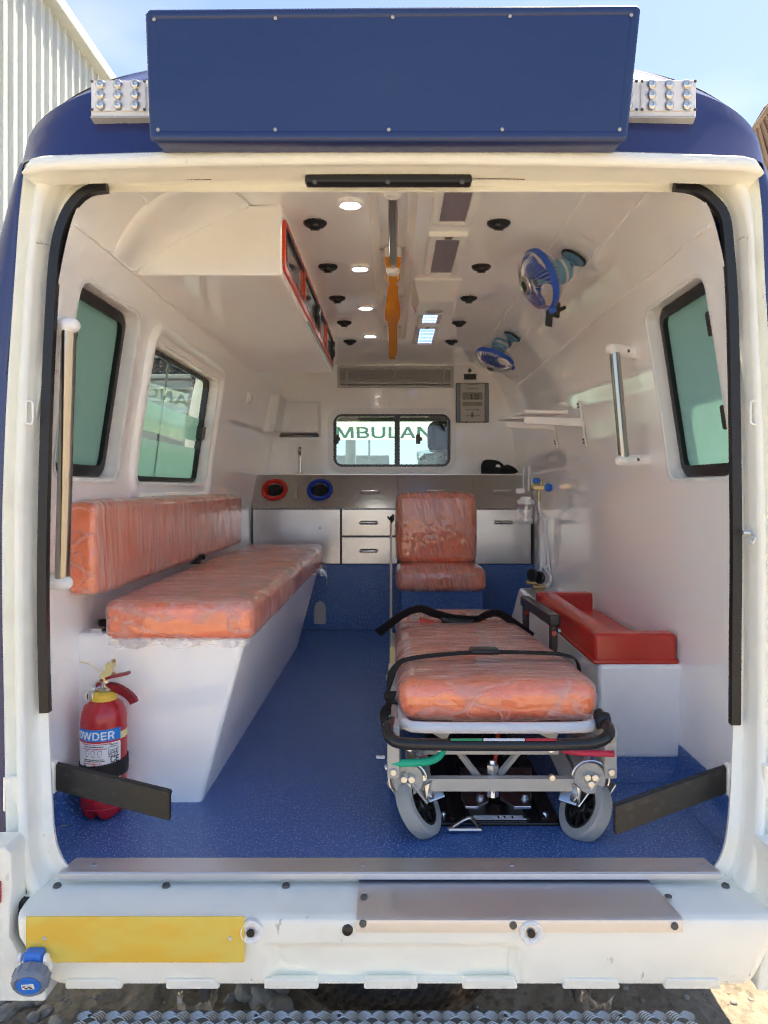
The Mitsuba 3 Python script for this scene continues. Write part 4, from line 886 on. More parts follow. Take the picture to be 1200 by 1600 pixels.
# ------------------------------------------------------------------ jump seat
JS = thing('jump_seat', 'orange square seat with upright backrest on a blue base before the steel cabinet', 'seat')
add('base', rbox(.045, .555, 4.52, 4.93, FZ + .002, -.63, .012), 'floor_vinyl', 30, JS, label='blue speckled box base of the seat')
def crinkle(amp, s): return lambda p, n: amp * (1 - np.abs(2 * meshkit.fbm(np.stack([p[:, 0] * 34 + p[:, 2] * 12, p[:, 1] * 16, p[:, 2] * 20 - p[:, 0] * 8], 1), 3, s) - 1)) ** 2 * (.3 + meshkit.noise(p * 8, s)) + .0015
k_ = add('seat_cushion', cushion((.032, 4.49, -.628), (.558, 4.90, -.50), .028, .03, 0, soft(.004, 31), .012), 'orange_vinyl', True, JS)[len(JS) + 2:]
add(k_ + '__plastic_wrap', cushion((.032, 4.49, -.628), (.558, 4.90, -.50), .028, .010, .001, crinkle(.007, 33), .012), 'wrap_film_seat', True, JS)
k_ = add('backrest', cushion((.032, 4.78, -.478), (.532, 4.875, -.042), .03, .03, 0, soft(.004, 35), .012), 'orange_vinyl', True, JS)[len(JS) + 2:]
add(k_ + '__plastic_wrap', cushion((.032, 4.78, -.478), (.532, 4.875, -.042), .03, .010, .001, crinkle(.005, 37), .012), 'wrap_film_seat', True, JS)
add('back_plate', rbox(.05, .515, 4.876, 4.90, -.52, -.06, .004), 'grey_dark', 30, JS)

# ------------------------------------------------------------------ right hand counter and its tray
SCN = thing('side_counter', 'low white moulded counter along the right wall', 'counter')
z0 = -.603
add('body', hullpts([(.70, 2.46, z0), (.95, 2.46, z0), (.75, 4.28, z0), (.95, 4.28, z0), (.70, 2.47, FZ + .075), (.95, 2.47, FZ + .075), (.69, 4.36, FZ + .075), (.95, 4.36, FZ + .075)], .018, 20), 'gelcoat', 40, SCN)
add('plinth', hullpts([(.712, 2.475, FZ), (.95, 2.475, FZ), (.70, 4.34, FZ), (.95, 4.34, FZ), (.70, 2.462, FZ + .09), (.95, 2.462, FZ + .09), (.69, 4.36, FZ + .09), (.95, 4.36, FZ + .09)], .004), 'floor_vinyl', 30, SCN)
g = [[(x, 2.466 - .0 - dy, FZ + dz) for x in np.linspace(.66, .955, 8)] for dy, dz in ((.0, .098), (.005, .09), (.008, .05), (.018, .025), (.04, .008), (.075, .0012))]
add('plinth_coving', loft(g), 'floor_vinyl', 50, SCN)
add('end_plate', hullpts([(.735, 3.55, z0 + .019), (.93, 3.55, z0 + .019), (.755, 4.27, z0 + .019), (.93, 4.27, z0 + .019)], .003), 'aluminium', 30, SCN)
TR = thing('red_tray', 'glossy red open tray on top of the right hand counter', 'tray')
tz = z0 + .018; h = .098
def tray_section(y):
    return [(.672, tz), (.676, tz + .06), (.690, tz + h - .008), (.700, tz + h), (.745, tz + h), (.757, tz + h - .012), (.768, tz + .035), (.782, tz + .024), (.94, tz + .022)]
add('shell', cushion((0, 0, 0), (.1, .1, .1), .02, .05) if False else loft([[(x, y, z) for x, z in tray_section(y)] for y in np.linspace(2.50, 3.42, 24)]), 'red_tray', 50, TR)
add('near_end', rbox(.672, .945, 2.452, 2.52, tz, tz + h, .012, 16), 'red_tray', 45, TR)
add('far_end', rbox(.672, .925, 3.40, 3.47, tz, tz + h, .012, 16), 'red_tray', 45, TR)
add('foot_lip', rbox(.666, .95, 2.446, 3.474, tz - .002, tz + .012, .004), 'red_tray', 35, TR)

# ------------------------------------------------------------------ ceiling fittings
cz = .929
for k, y in enumerate((2.40, 3.10, 3.78, 4.48)):
    lb = ['nearest', 'second', 'third', 'farthest'][k]
    D = thing('ceiling_downlight', f'{lb} of the round white ceiling lights left of the hanging rail', 'ceiling light', 'round ceiling lights')
    add('rim', lathe([(.031, -.010), (.034, -.011), (.042, -.005), (.044, .0), (.044, .003)], (-.139, y, cz), (0, 0, 1), 40), 'white_plastic', 40, D)
    add('lens', disc_cyl(.0325, .008, (-.139, y, cz - .011), (0, 0, 1), 32), 'lamp_white_bsdf', 30, D, emitter=LAMP_WHITE)
for side, xs_ in (('left', -.273), ('right', .371)):
    for k, y in enumerate((2.58, 3.09, 3.60, 4.13, 4.66)):
        lb = ['nearest', 'second', 'third', 'fourth', 'farthest'][k]
        D = thing('air_nozzle', f'{lb} black round air nozzle in the {side} row on the ceiling', 'air vent', f'black air nozzles in the {side} ceiling row')
        add('ring', lathe([(.022, -.011), (.033, -.012), (.041, -.005), (.042, .002)], (xs_, y, cz), (0, 0, 1), 32), 'black_plastic', 40, D)
        add('ball', lathe([(0, -.026), (.010, -.025), (.018, -.021), (.023, -.014), (.024, -.006)], (xs_, y, cz), (0, 0, 1), 28), 'black_plastic', 40, D)
        add('vane', rbox(xs_ - .017, xs_ + .017, y - .003, y + .003, cz - .028, cz - .018, .002), 'grey_dark', 30, D)
def ceiling_box(y0, y1, xm, w, name, label, lens, group=None, lit=False):
    D = thing(name, label, 'ceiling light', group)
    ym = (y0 + y1) / 2
    o = sbox(xm - w / 2, y0, xm + w / 2, y1).buffer(-.01).buffer(.01); i_ = sbox(xm - w / 2 + .028, y0 + .04, xm + w / 2 - .028, y1 - .04)
    rows = []
    for d, z in ((0, .004), (0, -.006), (.006, -.016), (.026, -.022)):
        b = [(xm - w / 2 + d, y0 + d), (xm + w / 2 - d, y0 + d), (xm + w / 2 - d, y1 - d), (xm - w / 2 + d, y1 - d)]; rows.append([(x, y, cz + z) for x, y in b])
    rows.append([(x, y, cz - .010) for x, y in ((xm - w / 2 + .030, y0 + .045), (xm + w / 2 - .030, y0 + .045), (xm + w / 2 - .030, y1 - .045), (xm - w / 2 + .030, y1 - .045))])
    add('frame', loft(rows, True), 'white_plastic', 25, D)
    if not lit:
        add('lens', rbox(xm - w / 2 + .026, xm + w / 2 - .026, y0 + .04, y1 - .04, cz - .014, cz - .004, .002), lens, 30, D)
        nr = 14
        for k in range(nr):
            x = xm - w / 2 + .03 + (w - .06) * (k + .5) / nr
            pass
        add('lens_ribs', [rbox(x - .0012, x + .0012, y0 + .042, y1 - .042, cz - .0165, cz - .013, .0005) for x in np.linspace(xm - w / 2 + .031, xm + w / 2 - .031, 13)], lens, 30, D)
    else:
        add('lens', rbox(xm - w / 2 + .026, xm + w / 2 - .026, y0 + .04, y1 - .04, cz - .0125, cz - .004, .002), 'lamp_blue_bsdf', 30, D, emitter={'type': 'area', 'radiance': rgb(.035, .065, .17)})
        dots = []
        for x in np.linspace(xm - w / 2 + .034, xm + w / 2 - .034, 5):
            for y in np.linspace(y0 + .06, y1 - .06, 5): dots.append(disc_cyl(.0050, .003, (x, y, cz - .016), (0, 0, 1), 8))
        add('diode', dots, 'lamp_blue_bsdf', 30, D, emitter={'type': 'area', 'radiance': rgb(.35, .42, .55)}); labels[D + '__diode'] = {'kind': 'stuff'}
    add('clip', rbox(xm - .014, xm + .014, y0 + .008, y0 + .018, cz - .024, cz - .014, .002), 'grey_dark', 30, D)
    return D
ceiling_box(2.10, 2.57, .203, .145, 'ceiling_panel_light', 'nearest unlit ribbed panel light, at the front edge of the doorway', 'lens_ribbed', 'unlit ribbed panel lights')
ceiling_box(2.67, 3.17, .203, .145, 'ceiling_panel_light', 'second unlit ribbed panel light, just in front of the white roof box', 'lens_ribbed', 'unlit ribbed panel lights')
RB = thing('roof_unit', 'white tapered roof box between the panel lights', 'roof unit')
add('body', hullpts([(.10, 3.28, cz), (.30, 3.28, cz), (.10, 3.72, cz), (.30, 3.72, cz), (.125, 3.40, cz - .06), (.285, 3.40, cz - .06), (.12, 3.68, cz - .055), (.29, 3.68, cz - .055)], .010, 16), 'white_moulding', 40, RB)
add('speaker_grille', lathe([(0, -.006), (.035, -.008), (.045, -.004), (.046, .01)], (.203, 3.60, cz - .064), (0, 0, 1), 28), 'silver_plastic', 40, RB)
ceiling_box(3.74, 4.12, .198, .13, 'ceiling_led_light', 'nearer lit blue white panel of small diodes', 'lens_ribbed', 'lit diode panel lights', True)
ceiling_box(4.18, 4.70, .198, .14, 'ceiling_led_light', 'farther lit blue white panel of small diodes', 'lens_ribbed', 'lit diode panel lights', True)
# hanging rail in the channel
HR = thing('ceiling_rail', 'polished grab rail in white brackets along the ceiling channel', 'rail')
rz = .90
add('tube', rod((0, 2.16, rz), (0, 4.60, rz), .0165, 20), 'stainless', 40, HR)
for y in (2.20, 3.0, 3.75, 4.45):
    k_ = add('bracket', [lathe([(0, -.034), (.022, -.032), (.028, -.02), (.030, .02), (.034, .075)], (0, y, rz), (0, 0, 1), 28)], 'white_nylon', 40, HR)[len(HR) + 2:]
    for d in (-.045, .045): add(k_ + '__screw', disc_cyl(.009, .008, (d, y, cz + .040), (0, 0, 1), 14), 'chrome', 30, HR)
OS = thing('orange_strap', 'orange webbing strap wound round the ceiling rail', 'strap')
pts = [(0.0, 3.02, rz - .024)]
def strip(pts, w): return sweep(spline(pts, 6), rect(w, .003), up=(0, 0, 1))
add('webbing', [strip([(-.022, 2.93, rz + .018), (-.012, 3.0, rz - .018), (-.002, 3.08, rz - .030), (.0, 3.22, rz - .040)], .024), strip([(.022, 2.93, rz + .018), (.012, 3.0, rz - .018), (.004, 3.08, rz - .032), (.0, 3.22, rz - .043)], .024),
     strip([(0, 3.15, rz - .036), (.002, 3.3, rz - .05), (.012, 3.45, rz - .075), (.008, 3.65, rz - .07), (.0, 3.85, rz - .045), (.0, 4.2, rz - .05), (.003, 4.45, rz - .075), (.0, 4.62, rz - .07), (0, 4.7, rz - .05)], .046),
     strip([(-.002, 3.2, rz - .04), (-.016, 3.38, rz - .085), (-.016, 3.55, rz - .09), (-.006, 3.78, rz - .05), (-.004, 4.1, rz - .045), (-.006, 4.4, rz - .05), (-.004, 4.66, rz - .085)], .040)], 'orange_strap', 40, OS)
add('ring', lathe([(.026, -.01), (.030, -.01), (.030, .01), (.026, .01)], (0, 3.12, rz - .004), (0, 1, 0), 28), 'orange_strap', 40, OS)

# ------------------------------------------------------------------ wall fans
def fan(center, axis, mount, wall_n, label):
    D = thing('wall_fan', label, 'fan', 'blue fans on the right side of the ceiling')
    c, ax = np.asarray(center, float), np.asarray(axis, float) / np.linalg.norm(axis); R = .109
    up = np.array([0, 0, 1.0])
    L = lambda m: align(m, c, ax, up)
    add('ring', L(lathe([(R - .005, -.010), (R + .004, -.012), (R + .006, 0), (R + .004, .012), (R - .005, .010), (R - .005, -.010)], n=64)), 'fan_blue', 40, D)
    add('clip', L(rbox(-.012, .012, -R - .022, -R + .0, -.012, .012, .005)), 'fan_blue', 35, D)
    wires = []
    for k in range(44):
        a = k * 2 * math.pi / 44
        q = [(r * math.cos(a), r * math.sin(a), h) for r, h in ((R, .012), (R - .012, .034), (R - .045, .054), (.035, .062), (.028, .060))]
        wires.append(tube(spline(q, 3), .0012, 5))
        q = [(r * math.cos(a), r * math.sin(a), h) for r, h in ((R, -.012), (R - .014, -.034), (R - .05, -.05), (.03, -.056))]
        wires.append(tube(spline(q, 3), .0012, 5))
    add('cage', L(trimesh.util.concatenate(wires)), 'chrome', 40, D)
    add('hub_badge', L(lathe([(0, .072), (.014, .071), (.020, .068), (.022, .062)], n=28)), 'black_plastic', 40, D)
    add('hub_rim', L(lathe([(.020, .068), (.028, .070), (.036, .064), (.037, .058), (.030, .056)], n=32)), 'chrome', 40, D)
    for k in range(3):
        g = []
        for r in np.linspace(.02, .092, 10):
            t = (r - .02) / .072; w = .42 + .32 * math.sin(t * 2.6)
            g.append([(r * math.cos(k * 2.094 + s * w), r * math.sin(k * 2.094 + s * w), .008 + .022 * s * (1 - .4 * t)) for s in np.linspace(-1, 1, 9)])
        g = np.array(g); top = loft(g); bot = loft(g - [0, 0, .0025]); bot.invert()
        add('blade', L(trimesh.util.concatenate([top, bot])), 'fan_blue', 50, D)
    add('motor', L(lathe([(.018, .022), (.022, -.02), (.040, -.048), (.046, -.065), (.046, -.10), (.040, -.112), (.0, -.115)], n=32)), 'fan_light_blue', 40, D)
    add('motor_vents', L(lathe([(.0465, -.082), (.048, -.083), (.048, -.092), (.0465, -.093)], n=32)), 'silver_plastic', 40, D)
    m = np.asarray(mount, float); wn = np.asarray(wall_n, float) / np.linalg.norm(wall_n)
    back = c - ax * .085
    add('base', lathe([(0, .020), (.026, .020), (.034, .014), (.046, .006), (.047, .002)], m, wn, 32), 'fan_light_blue', 40, D)
    add('base_seal', lathe([(.046, .007), (.052, .005), (.053, 0), (.048, -.002)], m, wn, 32), 'rubber', 40, D)
    k = m + wn * .05
    add('arm', [tube(spline([m + wn * .012, k, (k + back) / 2 + wn * .01, back], 6), .014), lathe([(0, -.018), (.022, -.017), (.022, .017), (0, .018)], k, np.cross(wn, back - k), 20)], 'fan_light_blue', 40, D)
    add('knob', disc_cyl(.012, .016, k + np.array([0, -.034, 0]), (0, 1, 0), 16), 'black_plastic', 30, D)
wn = np.array([-.52, 0, -.85])
fan(P(844, 437, 2.70), (-.90, -.15, -.40), (.688, 2.80, .876), wn, 'nearer blue fan with chrome wire cage under the right of the ceiling')
fan(P(773, 560, 4.20), (-.38, -.10, -.92), (.690, 4.26, .876), wn, 'farther blue fan tilted down near the front bulkhead')
HB = thing('phone_holder', 'small black two part clip on the right wall below the nearer fan', 'holder')
c = P(865, 490, 2.95)
for d, s in ((-.018, 0), (.016, 1)):
    p0 = c + [d, .02 * s, .020 * (1 if s else -1)]
    add('pad', align(rbox(-.016, .016, -.032, .032, -.006, .006, .004), p0 + [.0, 0, 0], (-.75, -.5, -.3), (.35, -.2, 1)), 'black_plastic', 30, HB)
add('stem', rod(c, c + [.05, .02, .03], .008), 'black_plastic', 30, HB)

# ------------------------------------------------------------------ bulkhead fittings
AG = thing('air_grille', 'long grey slatted air grille at the top of the front bulkhead', 'grille')
a_, b_ = P(527, 606, YB - .012), P(709, 572, YB - .012)
gx0, gx1, gz0, gz1 = a_[0], b_[0], a_[2], min(b_[2], .915)
add('frame', upright(sbox(gx0, gz0, gx1, gz1).difference(sbox(gx0 + .02, gz0 + .016, gx1 - .02, gz1 - .016)), YB - .022, .022), 'silver_plastic', 30, AG)
add('duct', m3.Manifold.cube((.875, .54, .17)).translate((-.42, YB + .041, .745)) - m3.Manifold.cube((.835, .53, .13)).translate((-.40, YB + .03, .765)), 'silver_plastic', 30, AG)
for z in np.linspace(gz0 + .016, gz1 - .016, 9)[1:-1]:
    add('slat', rbox(gx0 + .02, gx1 - .02, YB - .019, YB - .008, z - .0048, z + .0048, .001), 'silver_plastic', 30, AG)
for t in (.083, .5, .915):
    x = gx0 + (gx1 - gx0) * t; add('bar', rbox(x - .006, x + .006, YB - .0215, YB - .007, gz0 + .014, gz1 - .014, .001), 'silver_plastic', 30, AG)
CK = thing('wall_clock', 'grey digital wall clock reading 1:15 right of the bulkhead window', 'clock')
y = YB - .03; a_, b_ = P(712.5, 660, y), P(764, 598, y); w, h = b_[0] - a_[0], b_[2] - a_[2]
add('body', rbox(a_[0], b_[0], y + .002, YB, a_[2], b_[2], .006), 'grey_dark', 30, CK)
fx0, fx1 = a_[0] + .13 * w, b_[0] - .13 * w
add('face', rbox(fx0, fx1, y - .002, y + .006, a_[2] + .006, b_[2] - .006, .002), 'silver_plastic', 30, CK)
for x in (a_[0] + .065 * w, b_[0] - .065 * w): add('side_trim', rbox(x - .045 * w, x + .045 * w, y - .001, y + .006, a_[2] + .008, b_[2] - .008, .004), 'grey_plastic', 30, CK)
z = lambda t: b_[2] - t * h
add('display', rbox(a_[0] + .20 * w, b_[0] - .20 * w, y - .004, y, z(.43), z(.24), .001), 'lcd', 30, CK)
add('display', rbox(a_[0] + .20 * w, b_[0] - .20 * w, y - .004, y, z(.585), z(.485), .001), 'lcd', 30, CK)
add('digits', [text_at('1', .036, None, (a_[0] + .40 * w, y - .0045, z(.415)), (1, 0, 0), (0, 0, 1), .0008), text_at('15', .036, .038, (a_[0] + .54 * w, y - .0045, z(.415)), (1, 0, 0), (0, 0, 1), .0008)], 'ink', 30, CK)
for t0, t1, tz in ((.34, .66, .045), (.32, .68, .155), (.25, .30, .535), (.63, .75, .535), (.27, .73, .685), (.3, .42, .835), (.58, .72, .835)):
    add('print', rbox(a_[0] + t0 * w, a_[0] + t1 * w, y - .0045, y - .001, z(tz + .006), z(tz - .008), .0004), 'grey_dark', 30, CK)
add('emblem', [lathe([(0, .001), (.012, .001), (.013, 0)], (a_[0] + .49 * w, y - .003, z(.83)), (0, -1, 0), 20), lathe([(0, .001), (.005, .001), (.0055, 0)], (a_[0] + .49 * w, y - .003, z(.765)), (0, -1, 0), 16)], 'grey_dark', 30, CK)
DS = thing('thermometer_panel', 'small black display and round sensor on the bulkhead above the clock', 'display')
a_, b_ = P(725, 593, YB - .01), P(744, 584, YB - .01)
add('display', rbox(a_[0], b_[0], YB - .012, YB, a_[2], b_[2], .003), 'black_plastic', 30, DS)
add('sensor', disc_cyl(.014, .01, P(734, 579, YB - .004), (0, -1, 0), 20), 'black_plastic', 30, DS)
PD = thing('towel_dispenser', 'white paper towel dispenser on the bulkhead left of the window', 'dispenser')
y = YB - .11; a_, b_ = P(432, 680, y), P(497, 628, y)
add('cover', hullpts([(a_[0] + .012, YB, a_[2]), (b_[0] - .0, YB, a_[2]), (a_[0] + .012, YB, b_[2]), (b_[0], YB, b_[2]), (a_[0] + .012, y, a_[2] + .03), (b_[0] - .006, y, a_[2] + .03), (a_[0] + .02, y + .015, b_[2] - .01), (b_[0] - .012, y + .015, b_[2] - .01)], .012, 16), 'white_plastic', 40, PD)
add('slot', hullpts([(a_[0] + .015, YB, a_[2] - .006), (b_[0] - .004, YB, a_[2] - .006), (a_[0] + .015, y + .004, a_[2] + .008), (b_[0] - .006, y + .004, a_[2] + .008)], .004), 'black_plastic', 30, PD)  # solid black block in place of the shaded slot opening
add('gauge', lathe([(0, .003), (.009, .003), (.011, 0)], P(461.5, 657, y + .0) + [0, -.002, 0], (0, -1, 0), 20).apply_scale(1.0), 'grey_dark', 30, PD)
SD = thing('soap_dispenser', 'narrow white box on the left wall beside the towel dispenser', 'dispenser')
p0, p1 = P(422, 677, 5.30), P(430, 622, 5.30)
add('box', hullpts([(-.925, 5.17, -.0 + p0[2]), (-.84, 5.17, p0[2] + .02), (-.915, 5.46, p0[2]), (-.84, 5.46, p0[2] + .01), (-.895, 5.17, p1[2] - .01), (-.80, 5.17, p1[2]), (-.88, 5.46, p1[2]), (-.80, 5.46, p1[2])], .012, 16), 'white_plastic', 40, SD)
add('spout', rbox(-.86, -.835, 5.14, 5.18, p0[2] - .006, p0[2] + .05, .006), 'white_plastic', 35, SD)
SW = thing('wall_switch', 'small white switch plate on the left wall by the front', 'switch')
c = np.array([-wall_x(.52), 4.55, .535])
add('plate', wall_poly(-1, sbox(4.42, .51, 4.56, .575), -.012, .012), 'white_plastic', 30, SW)
add('rocker', wall_poly(-1, sbox(4.45, .52, 4.53, .565), -.018, .008), 'white_moulding', 30, SW)
CP = thing('cap', 'black peaked cap on the steel worktop below the clock', 'cap')
cc = np.array([X(775, 5.2), 5.27, ct + .004]); g = []
for t in np.linspace(0, 1, 14):
    r = math.cos(t * math.pi / 2) ** .55; z_ = .105 * math.sin(t * math.pi / 2)
    g.append([(cc[0] + (.095 * r * math.cos(a) - .03 * t) , cc[1] + .085 * r * math.sin(a), cc[2] + z_ * (1 - .25 * max(0, math.cos(a)) * (1 - t))) for a in np.linspace(0, 2 * math.pi, 40, endpoint=False)])
add('crown', loft(g, True), 'cloth_black', 50, CP)
g = [[(cc[0] + .015 + (.07 + .085 * s) * math.cos(a) * 1.0, cc[1] + (.07 + .02 * s) * math.sin(a), cc[2] + .055 - .05 * s * s + .015 * math.cos(a * 2)) for s in np.linspace(0, 1, 8)] for a in np.linspace(-1.25, 1.25, 20)]
add('peak', [loft(g), loft(np.array(g)[::-1] - [0, 0, .004])], 'cloth_black', 50, CP)
add('badge', hullpts([cc + q for q in ([-.005, -.088, .052], [.03, -.085, .050], [.02, -.083, .066], [.005, -.084, .066])], .002), 'label_white', 30, CP)

# ------------------------------------------------------------------ right wall: grab rail, folding shelves, oxygen set
def grab(name, label, top, bot, wall_d, r):
    D = thing(name, label, 'grab rail')
    add('tube', rod(bot, top, r, 24), 'stainless', 40, D)
    for p, s in ((top, 1), (bot, -1)):
        p = np.asarray(p, float); w = p + np.asarray(wall_d, float)
        k_ = add('bracket', m3.Manifold.batch_hull([m3.Manifold.sphere(r * 1.22, 20).translate(tuple(p + [0, 0, .004 * s])), m3.Manifold.sphere(r * 1.0, 20).translate(tuple(p + [0, 0, .004 * s] - np.asarray(wall_d, float) * [.16, .1, 0])), m3.Manifold.sphere(r * 1.12, 20).translate(tuple(w))]), 'white_nylon', 40, D)[len(D) + 2:]
        d = np.asarray(wall_d, float) / np.linalg.norm(wall_d)
        add(k_ + '__screw', disc_cyl(.006, .006, p + d * .06 + [0, -r * 1.15, 0], (0, -1, 0), 12), 'grey_dark', 30, D)
grab('right_grab_rail', 'polished upright grab rail in white brackets on the right wall', P(960, 548, 2.66), P(975, 718, 2.66), (.105, .06, 0), .0185)
grab('left_grab_rail', 'polished upright grab rail in white brackets at the left doorpost', P(108, 512, 1.955), P(97, 908, 2.02), (-.075, .05, 0), .0195)
for k, (y, z, L, lb) in enumerate(((3.52, .315, .27, 'nearer'), (4.12, .345, .26, 'farther'))):
    D = thing('folding_shelf', f'{lb} white folding shelf on its bracket on the right wall', 'shelf', 'white folding shelves')
    xw = wall_x(z) - .012
    add('wall_plate', hullpts([(wall_x(z + h_) - .010, y + d, z + h_) for h_ in (-.12, .095) for d in (-.012, .012)], .005), 'white_plastic', 30, D)
    add('arm', hullpts([(xw, y - .008, z - .02), (xw, y + .008, z - .02), (xw, y - .008, z + .012), (xw, y + .008, z + .012), (xw - L, y - .008, z - .006), (xw - L, y + .008, z - .006), (xw - L, y - .008, z + .022), (xw - L, y + .008, z + .022)], .004), 'white_plastic', 30, D)
    add('board', hullpts([(xw - L + .0, y - .02, z + .046), (xw - .075, y - .02, z + .046), (xw - L + .0, y + .30, z + .062), (xw - .075, y + .30, z + .062)], .009, 14), 'white_plastic', 40, D)
    for h_ in (-.10, -.085, .07, .085):
        for d in (-.007, .007): add('wall_plate__screw', disc_cyl(.0045, .004, (wall_x(z + h_) - .016, y + d - .004, z + h_), (-1, -.4, 0), 10), 'grey_dark', 30, D)
OX = thing('suction_set', 'clear suction jar with tubes on a clear wall plate in the right front corner', 'suction set')
oy = 4.42; jc = P(822, 784, oy)
def wc(u, v): return P(u, v, oy)
jr = .046
add('jar', lathe([(.0, -.118), (jr * .82, -.118), (jr * .9, -.108), (jr, -.01), (jr, .0), (jr - .004, .0), (jr - .005, -.01), (jr * .86, -.106), (0, -.110)], jc + [0, 0, -.01], (0, 0, 1), 32), 'clear_plastic', 40, OX)
add('jar_marks', [lathe([(jr * (1 - .0012 * k) * .985 , 0), (jr * .985, .0018)], jc + [0, 0, -.03 - .014 * k], (0, 0, 1), 32) for k in range(6)], 'silver_plastic', 40, OX)
add('lid', lathe([(0, .03), (jr * .7, .03), (jr * .75, .014), (jr * 1.1, .012), (jr * 1.12, -.014), (jr * 1.02, -.016)], jc, (0, 0, 1), 32), 'white_plastic', 40, OX)
for u, r in ((818, .0105), (826, .0125)):
    p = wc(u, 768); add('flow_tube', lathe([(0, 0), (r, 0), (r, .155), (r * .7, .165), (0, .165)], p, (0, 0, 1), 20), 'acrylic', 40, OX)
    add('flow_tube_core', rod(p + [0, 0, .004], p + [0, 0, .15], r * .38, 10), 'white_plastic', 40, OX)
add('inner_tube', rod(jc + [.008, 0, .02], jc + [.008, 0, -.10], .006), 'white_plastic', 40, OX)
add('inlet', rbox(wc(806, 769)[0], wc(820, 769)[0], oy - .015, oy + .015, wc(0, 771)[2], wc(0, 763)[2], .004), 'white_plastic', 30, OX)
add('bag', cushion(tuple(jc + [-.075, -.045, -.135]), tuple(jc + [.06, .06, -.02]), .03, .012, 0, lambda p, n: .02 * (meshkit.fbm(p * 22, 3, 8) - .5)), 'clear_plastic', True, OX)
pl0, pl1 = P(846, 850, oy + .02), P(866, 768, oy + .02)
add('wall_plate', rbox(pl0[0], pl0[0] + .10, oy + .03, oy + .036, pl0[2] + .06, pl1[2], .002), 'acrylic', 30, OX)
VB = thing('gas_valve', 'brass gas valve block with two bright blue knobs beside the suction jar', 'valve')
a_, b_ = P(828, 762, oy), P(856, 762, oy)
add('body', [rod(a_, b_, .011), *[lathe([(0, 0), (.013, 0), (.013, .02), (.009, .024), (.009, .045), (0, .045)], P(u, 762, oy), (0, 0, 1), 8) for u in (834, 840, 846)], rod(P(842, 765, oy), P(842, 785, oy), .009)], 'brass', 30, VB)
def knob(o, ax): return lathe([(0, .028), (.014, .028), (.024, .022), (.026, .010), (.022, .0), (0, 0)], o, ax, 12)
add('knob', knob(P(838, 754, oy), (0, -.2, 1)), 'socket_blue', 30, VB)
add('knob', knob(P(855, 762, oy - .01), (.5, -1, 0)), 'socket_blue', 30, VB)
add('block', rbox(wall_x(0) - .11, .955, oy - .02, oy + .03, a_[2] - .015, a_[2] + .015, .004), 'brass', 30, VB)
HS = thing('white_hose', 'two white gas hoses hanging down the right front wall', 'hose')
add('hose', tube(spline([P(842, 784, oy), P(843, 797, oy), P(851, 812, oy + .02), P(851, 850, oy + .02), P(850, 885, oy), P(858, 897, oy), P(861, 905, oy - .04), P(856, 915, oy - .05), P(849, 920, oy - .06)], 8), .0095), 'white_nylon', 40, HS)
add('hose', tube(spline([P(847, 812, oy + .03), P(847, 850, oy + .03), P(845, 893, oy)], 8), .0085), 'white_nylon', 40, HS)
add('hose', tube(spline([P(853, 812, oy + .03), P(855, 860, oy + .03), P(858, 890, oy + .02), P(866, 896, oy + .02), P(876, 902, oy + .02), P(881, 915, oy + .02)], 8), .0085), 'white_nylon', 40, HS)
for v in (811, 886): add('tie', rbox(P(846, v, oy)[0], P(857, v, oy)[0], oy - .014, oy + .034, P(0, v + 2, oy)[2], P(0, v - 2, oy)[2], .003), 'white_plastic', 30, HS)
RG = thing('gas_regulator', 'brass regulator with two black gauges standing on the right hand counter', 'regulator')
gy_ = 4.18; gb = P(845, 926, gy_)
add('body', [rod(P(822, 910, gy_), P(842, 911, gy_), .012), rod(P(832, 917, gy_), P(852, 917, gy_), .014), rod(P(842, 921, gy_), P(842, 930, gy_), .02), lathe([(0, 0), (.022, 0), (.022, .012), (.014, .016), (.014, .04), (0, .04)], P(843, 924, gy_), (0, 0, 1), 6)], 'brass', 30, RG)
for u in (834, 845):
    add('gauge', disc_cyl(.036, .022, P(u, 898 + (u - 834) * .4, gy_ - .01), (-.8, -.6, 0), 28, .004), 'black_plastic', 35, RG)
# ------------------------------------------------------------------ stretcher
SR = thing('stretcher', 'beige wheeled ambulance stretcher with an orange wrapped mattress', 'stretcher')
tilt = -.062
def tz_(p): p = np.array(p, float); p[..., 2] += tilt * (p[..., 1] - 2.1); return p
def tl(m): m = tri(m).copy(); m.vertices = tz_(m.vertices); return m
def matt(lo, hi, r, seed, crown):
    base = soft(.006, seed); w = wrinkle(.0040, 58, 2.6, 1, seed + 1)
    a = tl(cushion(lo, hi, r, .03, 0, base, crown))
    def d(p, n):
        e = np.clip(1 - (p[:, 1] - 2.08) / .12, 0, 1); f1 = meshkit.fbm(np.stack([p[:, 0] * 16 + p[:, 2] * 20, p[:, 1] * 10, p[:, 2] * 34 - p[:, 0] * 9], 1), 3, seed + 5)
        return w(p, n) * (1 - .5 * e) + .009 * e * np.abs(2 * f1 - 1) + .001
    b = tl(cushion(lo, hi, r, .006, .001, d, crown)); return a, b
a_, b_ = matt((.022, 2.075, -.660), (.578, 3.42, -.545), .045, 41, .007)
M = add('mattress', a_, 'orange_vinyl', True, SR)[len(SR) + 2:]
add(M + '__plastic_wrap', b_, 'wrap_film', True, SR)
a_, b_ = matt((.030, 3.45, -.635), (.560, 3.98, -.548), .04, 47, .010)
M = add('head_cushion', a_, 'orange_vinyl', True, SR)[len(SR) + 2:]
add(M + '__plastic_wrap', b_, 'wrap_film', True, SR)
